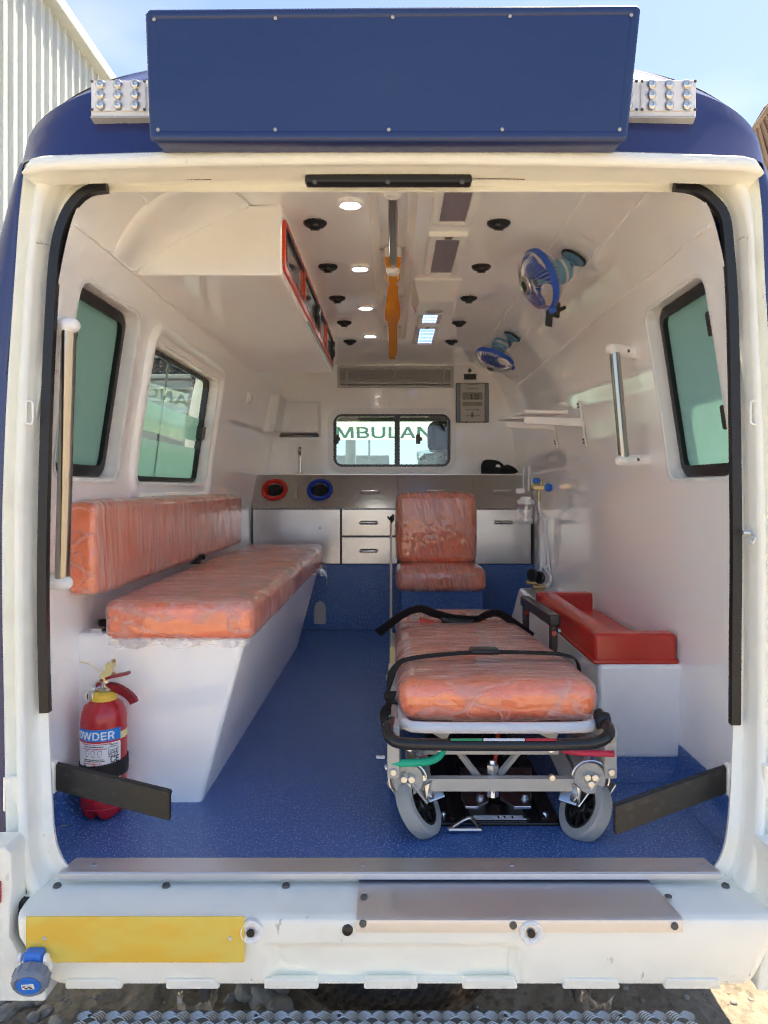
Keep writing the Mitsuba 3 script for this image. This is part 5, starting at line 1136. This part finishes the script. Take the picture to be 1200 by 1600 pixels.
# loose film standing up round the head end
g = []
for t in np.linspace(0, 1, 50):
    x = .03 + .53 * t; g.append([tz_(np.array([x + .02 * math.sin(9 * t + 4 * s), 3.36 + .16 * s, -.532 + .025 * math.sin(s * 3.1) * (1 + .5 * math.sin(23 * t)) + .018 * math.sin(11 * t + 7 * s) * s])) for s in np.linspace(0, 1, 12)])
add('head_cushion__loose_film', loft(g), 'loose_film', True, SR)
# white tube frame under the mattress, beige side rails
q = [(.035, 3.3, -.672), (.030, 2.4, -.672), (.030, 2.14, -.672), (.040, 2.085, -.672), (.085, 2.055, -.672), (.3, 2.05, -.672), (.515, 2.055, -.672), (.560, 2.085, -.672), (.570, 2.14, -.672), (.570, 2.4, -.672), (.565, 3.3, -.672)]
add('bed_frame', tube(spline([tz_(p) for p in q], 8), .0155, 14), 'white_moulding', 45, SR)
for x0, x1 in ((-.012, .014), (.586, .612)):
    add('side_rail', tl(rbox(x0, x1, 2.07, 3.95, -.715, -.665, .004)), 'stretcher_frame', 30, SR)
    add('side_rail', tl(rbox(x0 - .002, x1 + .002, 2.06, 3.2, -.785, -.745, .004)), 'stretcher_frame', 30, SR)
    xm = (x0 + x1) / 2; s = -1 if xm < .3 else 1
    add('hinge_plate', rbox(x0 - .004, x1 + .004, 2.02, 2.10, -.80, -.655, .004), 'stretcher_frame', 30, SR); add('hinge_plate', rbox(x0 - .003, x1 + .003, 2.40, 2.52, -.72, -.60, .004), 'stretcher_frame', 30, SR)
    for y, z in ((2.03, -.672), (2.04, -.69), (2.03, -.78), (2.42, -.63), (2.46, -.70)):
        add('bolt', [disc_cyl(.0095, .006, (xm, 2.018 if y < 2.1 else 2.398, z), (0, -1, 0), 14), disc_cyl(.009, .008, (xm + s * .016, y + .02, z), (s, 0, 0), 14)], 'zinc', 35, SR)
    add('clamp', [tl(rbox(xm - .02, xm + .02, 2.50, 2.56, -.70, -.60, .006)), tl(rbox(xm - .018, xm + .018, 2.30, 2.36, -.74, -.66, .006))], 'black_plastic', 35, SR)
add('rail_label', tl(rbox(-.013, .010, 3.0, 3.05, -.662, -.60, .002)), 'tag_yellow', 30, SR)
# black push handle
q = [P(612, 1128, 2.10), P(606, 1136, 2.02), P(608, 1150, 1.985), P(622, 1160, 1.96), P(660, 1163, 1.945), P(780, 1164, 1.94), P(900, 1163, 1.945), P(935, 1159, 1.96), P(951, 1148, 1.985), P(950, 1136, 2.03), P(938, 1124, 2.12)]
PH = add('push_handle', tube(spline(q, 8), .0155, 16), 'black_plastic', 50, SR)[len(SR) + 2:]
for u0, u1, mt, nm in ((704, 753, 'label_green', 'green'), (755, 819, 'label_white', 'white'), (821, 869, 'label_red', 'red')):
    a_, b_ = P(u0, 1156, 1.938), P(u1, 1152, 1.938)
    rows = [[(x, 1.94 - .0162 * math.sin(t), a_[2] - .006 + .0162 * math.cos(t) - .006) for x in (a_[0], b_[0])] for t in np.linspace(.12, .75, 8)]
    add(PH + '__sticker', loft(rows), mt, 40, SR, label=f'thin {nm} sticker on the black push handle')
add('handle_joint', [lathe([(0, -.02), (.022, -.018), (.026, 0), (.022, .018), (0, .02)], P(941, 1126, 2.08), (1, .1, 0), 20), rod(P(934, 1112, 2.1), P(948, 1138, 2.05), .014)], 'black_plastic', 40, SR)
# cross members and folded legs
yb = 2.06
def pb(name, a, b, ya, yb_, w, h, mat='stretcher_frame'): add(name, bar(P(*a, ya), P(*b, yb_), w, h), mat, 30, SR)
pb('cross_bar', (640, 1171), (872, 1171), 2.12, 2.12, .02, .022)
pb('cross_bar', (648, 1224), (898, 1224), 2.06, 2.06, .026, .034)
pb('cross_bar', (625, 1133), (920, 1133), 2.16, 2.16, .02, .02)
pb('brace', (712, 1168), (750, 1218), 2.14, 2.09, .014, .014)
pb('brace', (815, 1168), (774, 1218), 2.14, 2.09, .014, .014)
pb('leg', (655, 1165), (664, 1222), 2.24, 2.10, .034, .03)
pb('leg', (640, 1170), (643, 1215), 2.20, 2.10, .026, .026)
pb('leg', (868, 1172), (893, 1226), 2.24, 2.08, .034, .03)
pb('leg', (893, 1172), (915, 1215), 2.24, 2.08, .036, .03)
for u0, u1 in ((672, 700), (835, 870)): pb('bracket', (u0, 1134), (u1, 1150), 2.15, 2.15, .01, .03)
for u, v in ((662, 1214), (862, 1214), (640, 1168), (686, 1168), (860, 1170)): add('bolt', lathe([(0, .010), (.008, .010), (.010, .006), (.010, 0)], P(u, v, 2.05), (0, -1, 0), 12), 'zinc', 35, SR)
add('spring', tube(np.array([[P(654, 0, 2.1)[0] + .014 * math.cos(t), 2.09 + .014 * math.sin(t), -.735 - .0018 * t] for t in np.linspace(0, 44, 220)]), .0022, 6), 'zinc', 40, SR)
add('release_cable', tube(spline([P(778, 1146, 2.2), P(776, 1170, 2.15), P(771, 1205, 2.12)], 6), .006), 'red_frame', 40, SR)
add('spindle', [rod(P(769, 1188, 2.10), P(770, 1246, 2.08), .0105), *[lathe([(0, 0), (.018, 0), (.018, .018), (0, .018)], P(769.5, v, 2.09), (0, 0, 1), 6) for v in (1212, 1204, 1243)]], 'zinc', 30, SR)
for pts, m_, nm in (([P(612, 1192, 2.03), P(640, 1192, 2.03), P(668, 1190, 2.05), P(686, 1182, 2.07), P(694, 1168, 2.09)], 'green_sleeve', 'green'), ([P(880, 1172, 2.08), P(905, 1176, 2.05), P(930, 1177, 2.03), P(960, 1178, 2.01)], 'red_sleeve', 'red')):
    k_ = add('lever', tube(spline(pts, 8), .0085 if nm == 'red' else .0105, 12), m_, 45, SR, label=f'{nm} sleeved release lever')
# castors: wheels stand aslant because the legs are folded
def castor(o, ax, s):
    o = np.asarray(o, float); ax = np.asarray(ax, float) / np.linalg.norm(ax); R = .086; up = np.array([0, 0, 1.0])
    L = lambda m: align(m, o, ax, up)
    W = add('wheel', L(lathe([(R * .70, -.021), (R * .92, -.022), (R * .985, -.017), (R, -.006), (R, .006), (R * .985, .017), (R * .92, .022), (R * .70, .021), (R * .68, .016)], n=56)), 'grey_tyre', 40, SR)[len(SR) + 2:]
    hub = [lathe([(R * .60, -.014), (R * .70, -.018), (R * .70, .018), (R * .62, .020), (R * .60, .012)], n=48), lathe([(0, .022), (.018, .022), (.022, .016), (.022, -.016), (0, -.02)], n=20), lathe([(.0, -.004), (R * .62, -.004)], n=24)]
    for k in range(8):
        a = k * math.pi / 4; hub.append(bar((.016 * math.cos(a), .016 * math.sin(a), .006), (R * .62 * math.cos(a + .2), R * .62 * math.sin(a + .2), .006), .010, .012))
    add(W + '__hub', L(trimesh.util.concatenate([tri(h_) for h_ in hub])), 'black_plastic', 35, SR)
    # fork: two bent steel cheeks to a swivel head above and outside
    x, y_ = np.cross(up, ax), None; x /= np.linalg.norm(x); y_ = np.cross(ax, x)
    top = o + y_ * .098 - ax * .004
    for d in (-.032, .032):
        c0, c1 = o + ax * d, top + ax * d * .9
        add('fork', hullpts([c0 + x * a for a in (-.012, .012)] + [c1 + x * a for a in (-.034, .030)] + [(c0 + c1) / 2 + x * a for a in (-.022, .020)], .0035), 'zinc' if s > 0 else 'stretcher_frame', 40, SR)
    hd = P(637, 1217, 2.045) if s < 0 else P(921, 1214, 2.045)
    add('swivel_head', [lathe([(.0, .012), (.012, .014), (.018, .008), (.030, .010), (.040, .016), (.044, .006), (.044, -.02), (0, -.02)], hd, (.15 * -s, -1, .18), 32)], 'stretcher_frame', 40, SR)
    add('swivel_guard', tube([hd + np.array([.052 * math.cos(t), -.012, .050 * math.sin(t)]) for t in np.linspace(-.4 if s > 0 else math.pi + .4, math.pi - .2 if s > 0 else .2, 24)], .0035, 8), 'zinc', 40, SR)
    add('swivel_bolt', [disc_cyl(.010, .012, hd + [.012 * math.cos(a), -.012, .012 * math.sin(a)], (0, -1, 0), 10) for a in (0.5, 2.6, 4.7)], 'zinc', 35, SR)
    # brake pedal, two bent tongues
    pv = o + ax * .040 + y_ * .012
    for e, f_ in ((y_ * .030 + ax * .012, .013), (x * (.030 * (1 if s < 0 else -1)) + ax * .016 - y_ * .012, .013)):
        tip = pv + e
        wv = np.cross(e, ax); wv /= np.linalg.norm(wv)
        add('brake_pedal', hullpts([pv + wv * .015, pv - wv * .015, tip + wv * f_, tip - wv * f_, tip + ax * .014 + wv * f_, tip + ax * .014 - wv * f_], .003), 'zinc', 35, SR)
    add('brake_bolt', disc_cyl(.013, .010, pv + ax * .004, ax, 12), 'zinc', 35, SR)
castor(P(654, 1259, 2.05), (.83, -.30, .54), -1)
castor(P(914, 1264, 2.05), (-.83, -.30, .54), 1)
for x in (.006, .592):
    W = add('wheel', lathe([(.06, -.018), (.086, -.020), (.092, -.012), (.092, .012), (.086, .020), (.06, .018)], (x, 2.36, FZ + .094), (1, 0, 0), 48), 'grey_tyre', 40, SR)[len(SR) + 2:]
    add(W + '__hub', [lathe([(0, .012), (.02, .016), (.062, .012), (.062, -.012), (.02, -.016), (0, -.012)], (x, 2.36, FZ + .094), (1, 0, 0), 32)], 'black_plastic', 40, SR)
    add('leg', bar((x, 2.36, FZ + .09), (x, 2.28, -.76), .03, .022, up=(1, 0, 0)), 'stretcher_frame', 30, SR)
    add('bolt', disc_cyl(.008, .03, (x - .03, 2.36, FZ + .094), (-1, 0, 0), 12), 'zinc', 35, SR)
# folding side guard on the right
g0, g1 = np.array([.598, 2.72, -.487]), np.array([.60, 3.35, -.510])
SGd = add('side_guard', hullpts([p + [a, 0, b] for p in (g0, g1) for a in (-.014, .014) for b in (-.020, .012)], .006), 'black_plastic', 35, SR)[len(SR) + 2:]
for y, zt_ in ((2.75, -.49), (3.32, -.51)):
    add(SGd + '__post', rbox(.586, .612, y - .018, y + .018, -.72, zt_ - .012, .004), 'black_plastic', 35, SR)
    add(SGd + '__pin', disc_cyl(.009, .012, (.614, y, zt_ - .045), (1, 0, 0), 12), 'zinc', 30, SR)
    add(SGd + '__button', disc_cyl(.011, .006, (.598, y - .019, zt_ - .05), (0, -1, 0), 14), 'lamp_red', 30, SR)
# straps
def flatstrap(pts, w, name, th=.003, parent=SR, mat='web_black', up=(0, 0, 1)):
    return add(name, sweep(spline([tz_(p) for p in pts], 8), rect(w, th), up=up), mat, 40, parent)
flatstrap([(-.018, 2.30, -.70), (-.012, 2.30, -.60), (.012, 2.31, -.545), (.06, 2.32, -.524), (.20, 2.34, -.512), (.32, 2.34, -.508), (.46, 2.34, -.510), (.55, 2.34, -.518), (.588, 2.34, -.545), (.60, 2.34, -.66)], .042, 'strap', .004)
add('strap_buckle', tl(rbox(.245, .335, 2.305, 2.375, -.512, -.495, .006)), 'black_plastic', 35, SR)
flatstrap([(-.018, 2.18, -.72), (-.022, 2.17, -.66), (-.012, 2.16, -.62), (-.006, 2.19, -.60)], .034, 'strap_end')
q = [P(590, 994, 3.30), P(604, 984, 3.30), P(628, 966, 3.32), P(655, 956, 3.34), P(678, 963, 3.34), P(700, 969, 3.34), P(722, 972, 3.34), P(745, 972, 3.35), P(764, 964, 3.36), P(782, 964, 3.36), P(805, 980, 3.33), P(832, 1000, 3.30)]
st = []
add('strap', sweep(spline(np.array(q) + [0, 0, .014], 8), rect(.052, .004), up=(0, .72, .69)), 'web_black', 40, SR)
add('strap_buckle', [hullpts([P(702, 972, 3.33), P(738, 976, 3.33), P(702, 966, 3.34), P(738, 970, 3.34)], .012), hullpts([P(692, 966, 3.33), P(706, 970, 3.33), P(694, 974, 3.33)], .010)], 'black_plastic', 35, SR)
add('orange_tab', hullpts([P(656, 967, 3.33), P(676, 970, 3.33), P(657, 977, 3.32), P(679, 979, 3.32)], .004), 'red_frame', 35, SR)

# floor lock of the stretcher
FL = thing('stretcher_lock', 'black floor plate with steel catch plates and a triangular pull under the stretcher', 'floor plate')
add('base_plate', rbox(.125, .478, 2.085, 3.0, FZ + .0005, FZ + .010, .003), 'black_plastic', 30, FL)
for x in (.17, .215, .385, .43): add('base_rib', rbox(x - .006, x + .006, 2.10, 2.9, FZ + .009, FZ + .018, .002), 'black_plastic', 30, FL)
for s, u0, u1 in ((-1, 720, 770), (1, 782, 830)):
    q = [(u0, 1200), (u1, 1200), (u1 - (8 if s < 0 else 4), 1252), (u1 - (24 if s < 0 else 0), 1260) if s < 0 else (u1 - 1, 1260), (u0 + (8 if s < 0 else 22), 1260), (u0 + (2 if s < 0 else 0), 1246)]
    zq = FZ + .045; pts = []
    for u, v in q:
        y = zq * F / (762 - v); pts.append(((u - 614) / F * y, y, zq))
    add('catch_plate', hullpts(pts + [np.array(p) - [0, 0, .006] for p in pts], .002), 'zinc', 30, FL)
    c = np.mean(pts, 0); add('catch_bolt', lathe([(0, .012), (.008, .012), (.013, .006), (.013, 0)], (c[0] + .01, c[1] - .06, zq + .002), (0, 0, 1), 14), 'zinc', 35, FL)
    add('catch_spacer', rbox(c[0] - .03, c[0] + .03, c[1] - .02, c[1] + .06, FZ + .008, zq - .006, .003), 'grey_dark', 30, FL)
add('ledge', rbox(.22, .385, 2.10, 2.20, FZ + .010, FZ + .016, .002), 'zinc', 30, FL)
add('label', rbox(.232, .372, 2.092, 2.118, FZ + .0165, FZ + .0175, .0004), 'label_white', 30, FL)
for x in (.30, .318, .34): add('label_print', rbox(x, x + .004, 2.098, 2.112, FZ + .0178, FZ + .0182, .0001), 'ink', 30, FL)
for x in (.145, .44): add('bolt', lathe([(0, .012), (.007, .012), (.010, .006), (.010, 0)], (x, 2.13, FZ + .010), (0, 0, 1), 14), 'zinc', 35, FL)
tri_ = [P(704, 1288, 2.045), P(733, 1273, 2.085), P(750, 1290, 2.045), P(744, 1294, 2.04), P(708, 1293, 2.04)]
tri_ = [np.array([p[0], p[1], FZ + .012 + .012 * (k == 1)]) for k, p in enumerate(tri_)]
add('pull_ring', tube(spline(tri_, 8, True), .006, 10, closed=True), 'chrome', 40, FL)

RDk = thing('thin_rod', 'thin cream upright rod with a small black hook beside the jump seat', 'rod')
add('shaft', rod((-.012, 4.44, FZ + .002), (-.012, 4.44, -.20), .0075), 'cream_rod', 40, RDk)
add('hook', [tube(spline([(-.012, 4.44, -.215), (-.010, 4.43, -.175), (-.020, 4.42, -.19), (-.030, 4.42, -.172)], 6), .006), tube(spline([(-.012, 4.435, -.21), (.002, 4.43, -.19), (.0, 4.43, -.165), (-.006, 4.43, -.172)], 6), .006)], 'black_plastic', 40, RDk)

# ------------------------------------------------------------------ fire extinguisher
FE = thing('fire_extinguisher', 'red dry powder fire extinguisher strapped to the near end of the bench', 'fire extinguisher')
ex, ey, r = -.850, 2.165, .0645
O = np.array([ex, ey, 0.0])
A0 = math.radians(21)
def ez(v): return (762 - v) / F * ey
lean = lambda m: m
zt_, zb_ = ez(1090), FZ
body = [(0, FZ + .004), (.028, FZ + .002)]
add('cylinder', lathe([(.046, FZ + .03), (.058, FZ + .034), (r, FZ + .05), (r, ez(1250)), (r, ez(1122)), (r - .003, ez(1110)), (r - .010, ez(1101)), (.040, ez(1093)), (.031, ez(1089)), (.031, ez(1082))], O, (0, 0, 1), 64), 'red_paint', 50, FE)
a = np.linspace(0, 2 * np.pi, 96, endpoint=False); g = []
for rr, zz in ((.020, .028), (.045, .030), (.0655, .060), (.066, .048), (.060, .018), (.045, .004), (.030, .0)):
    lift = .014 * np.clip(np.cos(4 * a + .9), -.2, 1) * (zz < .03)
    g.append(np.column_stack([ex + rr * np.cos(a), ey + rr * np.sin(a), FZ + zz + lift * (1 if zz < .03 else 0) + .001]))
add('foot', loft(g[2:], True), 'red_paint', 50, FE)
add('collar', lathe([(.030, ez(1100)), (.038, ez(1096)), (.037, ez(1082)), (.031, ez(1079)), (0, ez(1079))], O, (0, 0, 1), 40), 'yellow', 40, FE)
def wrap(a0, a1, v0, v1, dr_, name, mat, n=40):
    an = np.linspace(math.radians(a0), math.radians(a1), n) + A0
    return add(name, loft([[(ex + (r + dr_) * math.sin(t), ey - (r + dr_) * math.cos(t), z) for t in an] for z in (ez(v1), ez(v0))]), mat, 60, FE)
def bend(m, dr_):
    m = m.copy().subdivide_to_size(.006); v = np.array(m.vertices); t = v[:, 0] / r + A0; R = r + dr_ + v[:, 2]
    m.vertices = np.column_stack([ex + R * np.sin(t), ey - R * np.cos(t), v[:, 1]]); return m
LBk = wrap(-115, 44, 1130, 1225, .0006, 'label', 'label_white')[len(FE) + 2:]
wrap(-115, 44, 1130, 1147.5, .0009, LBk + '__blue_band', 'label_blue'); wrap(-115, 44, 1147.5, 1150.5, .0009, LBk + '__red_band', 'label_red')
wrap(-115, 44, 1216, 1226, .0009, LBk + '__blue_band', 'label_blue'); wrap(44, 100, 1138, 1149, .0004, LBk + '__yellow_band', 'tag_yellow')
def lab(s, v, h, x0, w, mat, name):
    m = meshkit.text_mesh(s, h, .0006, True); q = np.array(m.vertices); q[:, 0] = x0 + q[:, 0] / q[:, 0].max() * w; q[:, 1] += ez(v); m.vertices = q
    add(LBk + '__' + name, bend(m, .0010), mat, False, FE)
lab('POWDER', 1145, .0215, -.1110, .140, 'label_white', 'lettering')
lab('CE', 1181, .0175, .016, .027, 'ink', 'ce_mark'); lab('ISI', 1167.5, .0115, .0155, .022, 'ink', 'standard_mark')
def strip_lab(a0, a1, v0, v1, mat, nm='print_line'): wrap(math.degrees(a0 / r), math.degrees(a1 / r), v0, v1, .0011, LBk + '__' + nm, mat, 10)
for x0, x1, v, m_ in ((-.07, .022, 1151.5, 'label_red'), (-.06, .000, 1155, 'grey_dark'), (-.062, .008, 1158.5, 'label_red'), (-.06, .004, 1177, 'grey_dark'), (-.06, .000, 1174.5, 'grey_dark'), (-.066, -.006, 1180.5, 'label_red'), (.015, .040, 1153.3, 'grey_dark'), (.012, .040, 1171, 'grey_dark'), (-.02, .045, 1208, 'grey_dark'), (-.02, .03, 1213, 'grey_dark')):
    strip_lab(x0, x1, v, v + 1.3, m_)
for x0 in (-.055, -.036, -.017): 
    for d in (0, .010): strip_lab(x0 + d, x0 + d + .0012, 1162, 1168, 'grey_dark', 'print_box')
    strip_lab(x0, x0 + .0112, 1161.6, 1162.4, 'grey_dark', 'print_box'); strip_lab(x0 + .002, x0 + .008, 1169.5, 1171, 'label_red', 'print_box')
for x0, x1, v0, v1 in ((.0125, .0405, 1156.5, 1157.4), (.0125, .0405, 1168.8, 1169.7), (.0125, .0138, 1156.5, 1169.6), (.0392, .0405, 1156.5, 1169.6)): strip_lab(x0, x1, v0, v1, 'ink', 'standard_mark')
for x0, m_ in ((-.060, 'grey_dark'), (-.030, 'label_red'), (.012, 'grey_dark')): strip_lab(x0, x0 + .008, 1183, 1187, m_, 'print_box')
an = np.linspace(0, 2 * np.pi, 72, endpoint=False)
g = []
for dr_, t in ((.0012, 0), (.004, .0), (.004, 1), (.0012, 1)):
    g.append([(ex + (r + dr_) * math.sin(w), ey - (r + dr_) * math.cos(w), (ez(1207) if t == 0 else ez(1183)) + .006 * math.sin(w - .4)) for w in an])
add('strap', loft(g, True), 'web_black', 40, FE)
add('weld_seam', lathe([(r, ez(1251)), (r + .0012, ez(1252)), (r, ez(1253))], O, (0, 0, 1), 64), 'red_paint', 50, FE)
hk = np.array([ex + .012, ey, ez(1060)])
add('valve', [lathe([(0, 0), (.022, 0), (.024, .010), (.016, .014), (.014, .05), (0, .05)], (ex + .004, ey, ez(1079)), (0, 0, 1), 20), rod((ex - .03, ey - .01, ez(1074)), (ex + .02, ey, ez(1072)), .009)], 'zinc', 35, FE)
add('gauge', [lathe([(0, .008), (.013, .008), (.0165, .006), (.0175, 0), (.0175, -.012), (0, -.012)], (ex - .034, ey - .022, ez(1084)), (-.2, -1, .1), 28)], 'chrome', 40, FE)
add('gauge_needle', rbox(ex - .037, ex - .034, ey - .032, ey - .0305, ez(1088), ez(1080), .0005), 'ink', 30, FE)
add('lever', sweep(spline([P(154, 1072, ey - .005), P(162, 1062, ey - .01), P(175, 1057, ey - .012), P(190, 1054, ey - .012), P(202, 1051, ey - .012)], 6), rect(.022, .008), up=(0, 0, 1)), 'dark_red', 40, FE)
add('handle', sweep(spline([P(155, 1064, ey - .006), P(165, 1072, ey - .006), P(180, 1074, ey - .008), P(196, 1082, ey - .01), P(206, 1091, ey - .012), P(210, 1098, ey - .012)], 6), rect(.024, .013), up=(0, 1, .3)), 'dark_red', 40, FE)
bp = P(179, 1052, 2.245)
add('bracket', [upright(rrect(bp[0] - .013, bp[0] + .013, bp[2] - .052, bp[2] + .046, .011), 2.238, .006), rbox(bp[0] - .013, bp[0] + .013, 2.17, 2.24, bp[2] - .052, bp[2] - .046, .002)], 'dark_red', 35, FE)
for v in (1033, 1053): add('bracket__screw', lathe([(0, .006), (.005, .006), (.008, .001), (.008, 0)], P(178, v, 2.237), (0, -1, 0), 14), 'brass', 35, FE)
add('tag', sweep(spline([P(176, 1036, 2.21), P(170, 1044, 2.17), P(166, 1054, 2.15), P(161, 1062, 2.14)], 5), rect(.026, .0012), up=(0, 1, .4)), 'tag_yellow', 40, FE)
add('tag__tie', [tube(spline([P(166, 1056, 2.14), P(152, 1046, 2.11), P(138, 1037, 2.10), P(124, 1034, 2.10)], 6), .0015, 6), tube(spline([P(162, 1060, 2.14), P(164, 1072, 2.13), P(172, 1078, 2.13)], 6), .0015, 6)], 'tag_yellow', 40, FE)
add('pin_ring', lathe([(.010, 0), (.012, .0015), (.014, 0), (.012, -.0015), (.010, 0)], (ex - .006, ey - .024, ez(1068)), (.4, -1, .1), 24), 'chrome', 40, FE)

# ------------------------------------------------------------------ power inlet and film under the bumper
PI = thing('power_inlet', 'round grey and blue capped power socket hanging below the left end of the bumper', 'socket')
pc = P(46, 1536, 1.66); ax = np.array([.08, -.93, -.36])
add('housing', [disc_cyl(.026, .12, pc - ax * .13 + np.array([.012, 0, .0]), ax, 24), rod(pc - ax * .05 + [.025, .0, .01], pc - ax * .12 + [.04, .03, .02], .022)], 'white_plastic', 40, PI)
ca = []
for k in range(12):
    t = k * math.pi / 6; ca.append((math.cos(t), math.sin(t)))
add('cap', lathe([(.026, .006), (.032, .009), (.038, .004), (.040, -.004), (.039, -.022), (.034, -.027)], pc, ax, 48), 'grey_plastic', 40, PI)
fa, fb, _ = frame_of(ax)
for c_, s_ in ca: add('cap__rib', rod(pc + (fa * c_ + fb * s_) * .0395 - ax * .022, pc + (fa * c_ + fb * s_) * .0403 - ax * .002, .0022, 8), 'grey_plastic', 40, PI)
add('cap_face', disc_cyl(.0265, .006, pc + ax * .003, ax, 40), 'socket_blue', 35, PI)
e = np.cross([1, 0, 0], ax); e /= np.linalg.norm(e); e = -e if e[2] < 0 else e; rt = np.cross(e, ax) * 1; rt = rt if rt[0] > 0 else -rt
add('label', hullpts([pc + ax * .0095 + rt * a_ + e * b_ for a_ in (-.013, .013) for b_ in (-.007, .008)], .0006), 'label_white', 30, PI)
add('label_print', [hullpts([pc + ax * .0105 + rt * (c_ + a_) + e * (d_ + b_) for a_ in (-.003, .003) for b_ in (-.0018, .0018)], .0003) for c_, d_ in ((-.008, .003), (.003, .001), (.006, -.003), (-.004, -.003))], 'grey_dark', 30, PI)
add('hinge', [rbox(pc[0] - .022, pc[0] + .020, pc[1] + .012, pc[1] + .040, pc[2] + .028, pc[2] + .058, .005)], 'socket_blue', 35, PI)
for d in (-.027, .025): add('hinge_pin', disc_cyl(.010, .008, (pc[0] + d, pc[1] + .020, pc[2] + .044), (1 if d > 0 else -1, 0, 0), 16), 'white_plastic', 35, PI)
def rag(u, v, w, h, seed, label):
    k_ = thing('plastic_sheet', label, 'plastic sheet'); c = P(u, v, 1.93); g = []
    for i_ in np.linspace(0, 1, 34):
        row = []
        for j_ in np.linspace(0, 1, 28):
            a_ = (i_ - .5) * 2.6; q = np.array([[i_ * 3 + seed, j_ * 4, seed * 1.7]])
            rr = .6 + .5 * meshkit.fbm(q * 1.6, 3, seed)[0]
            row.append(c + [w * math.sin(a_) * rr * (1 - .3 * j_), -.05 * math.cos(a_) * rr + .03 * math.sin(7 * i_ + seed), -h * j_ * (.8 + .3 * meshkit.noise(q * 2, seed)[0]) + .02 * math.sin(9 * i_ + 3 * j_)])
        g.append(row)
    add(k_, loft(g), 'loose_film', True)
rag(312, 1544, .065, .06, 3, 'crumpled clear plastic film round the left step post below the bumper')
rag(926, 1545, .055, .07, 5, 'crumpled clear plastic film round the right step post below the bumper')
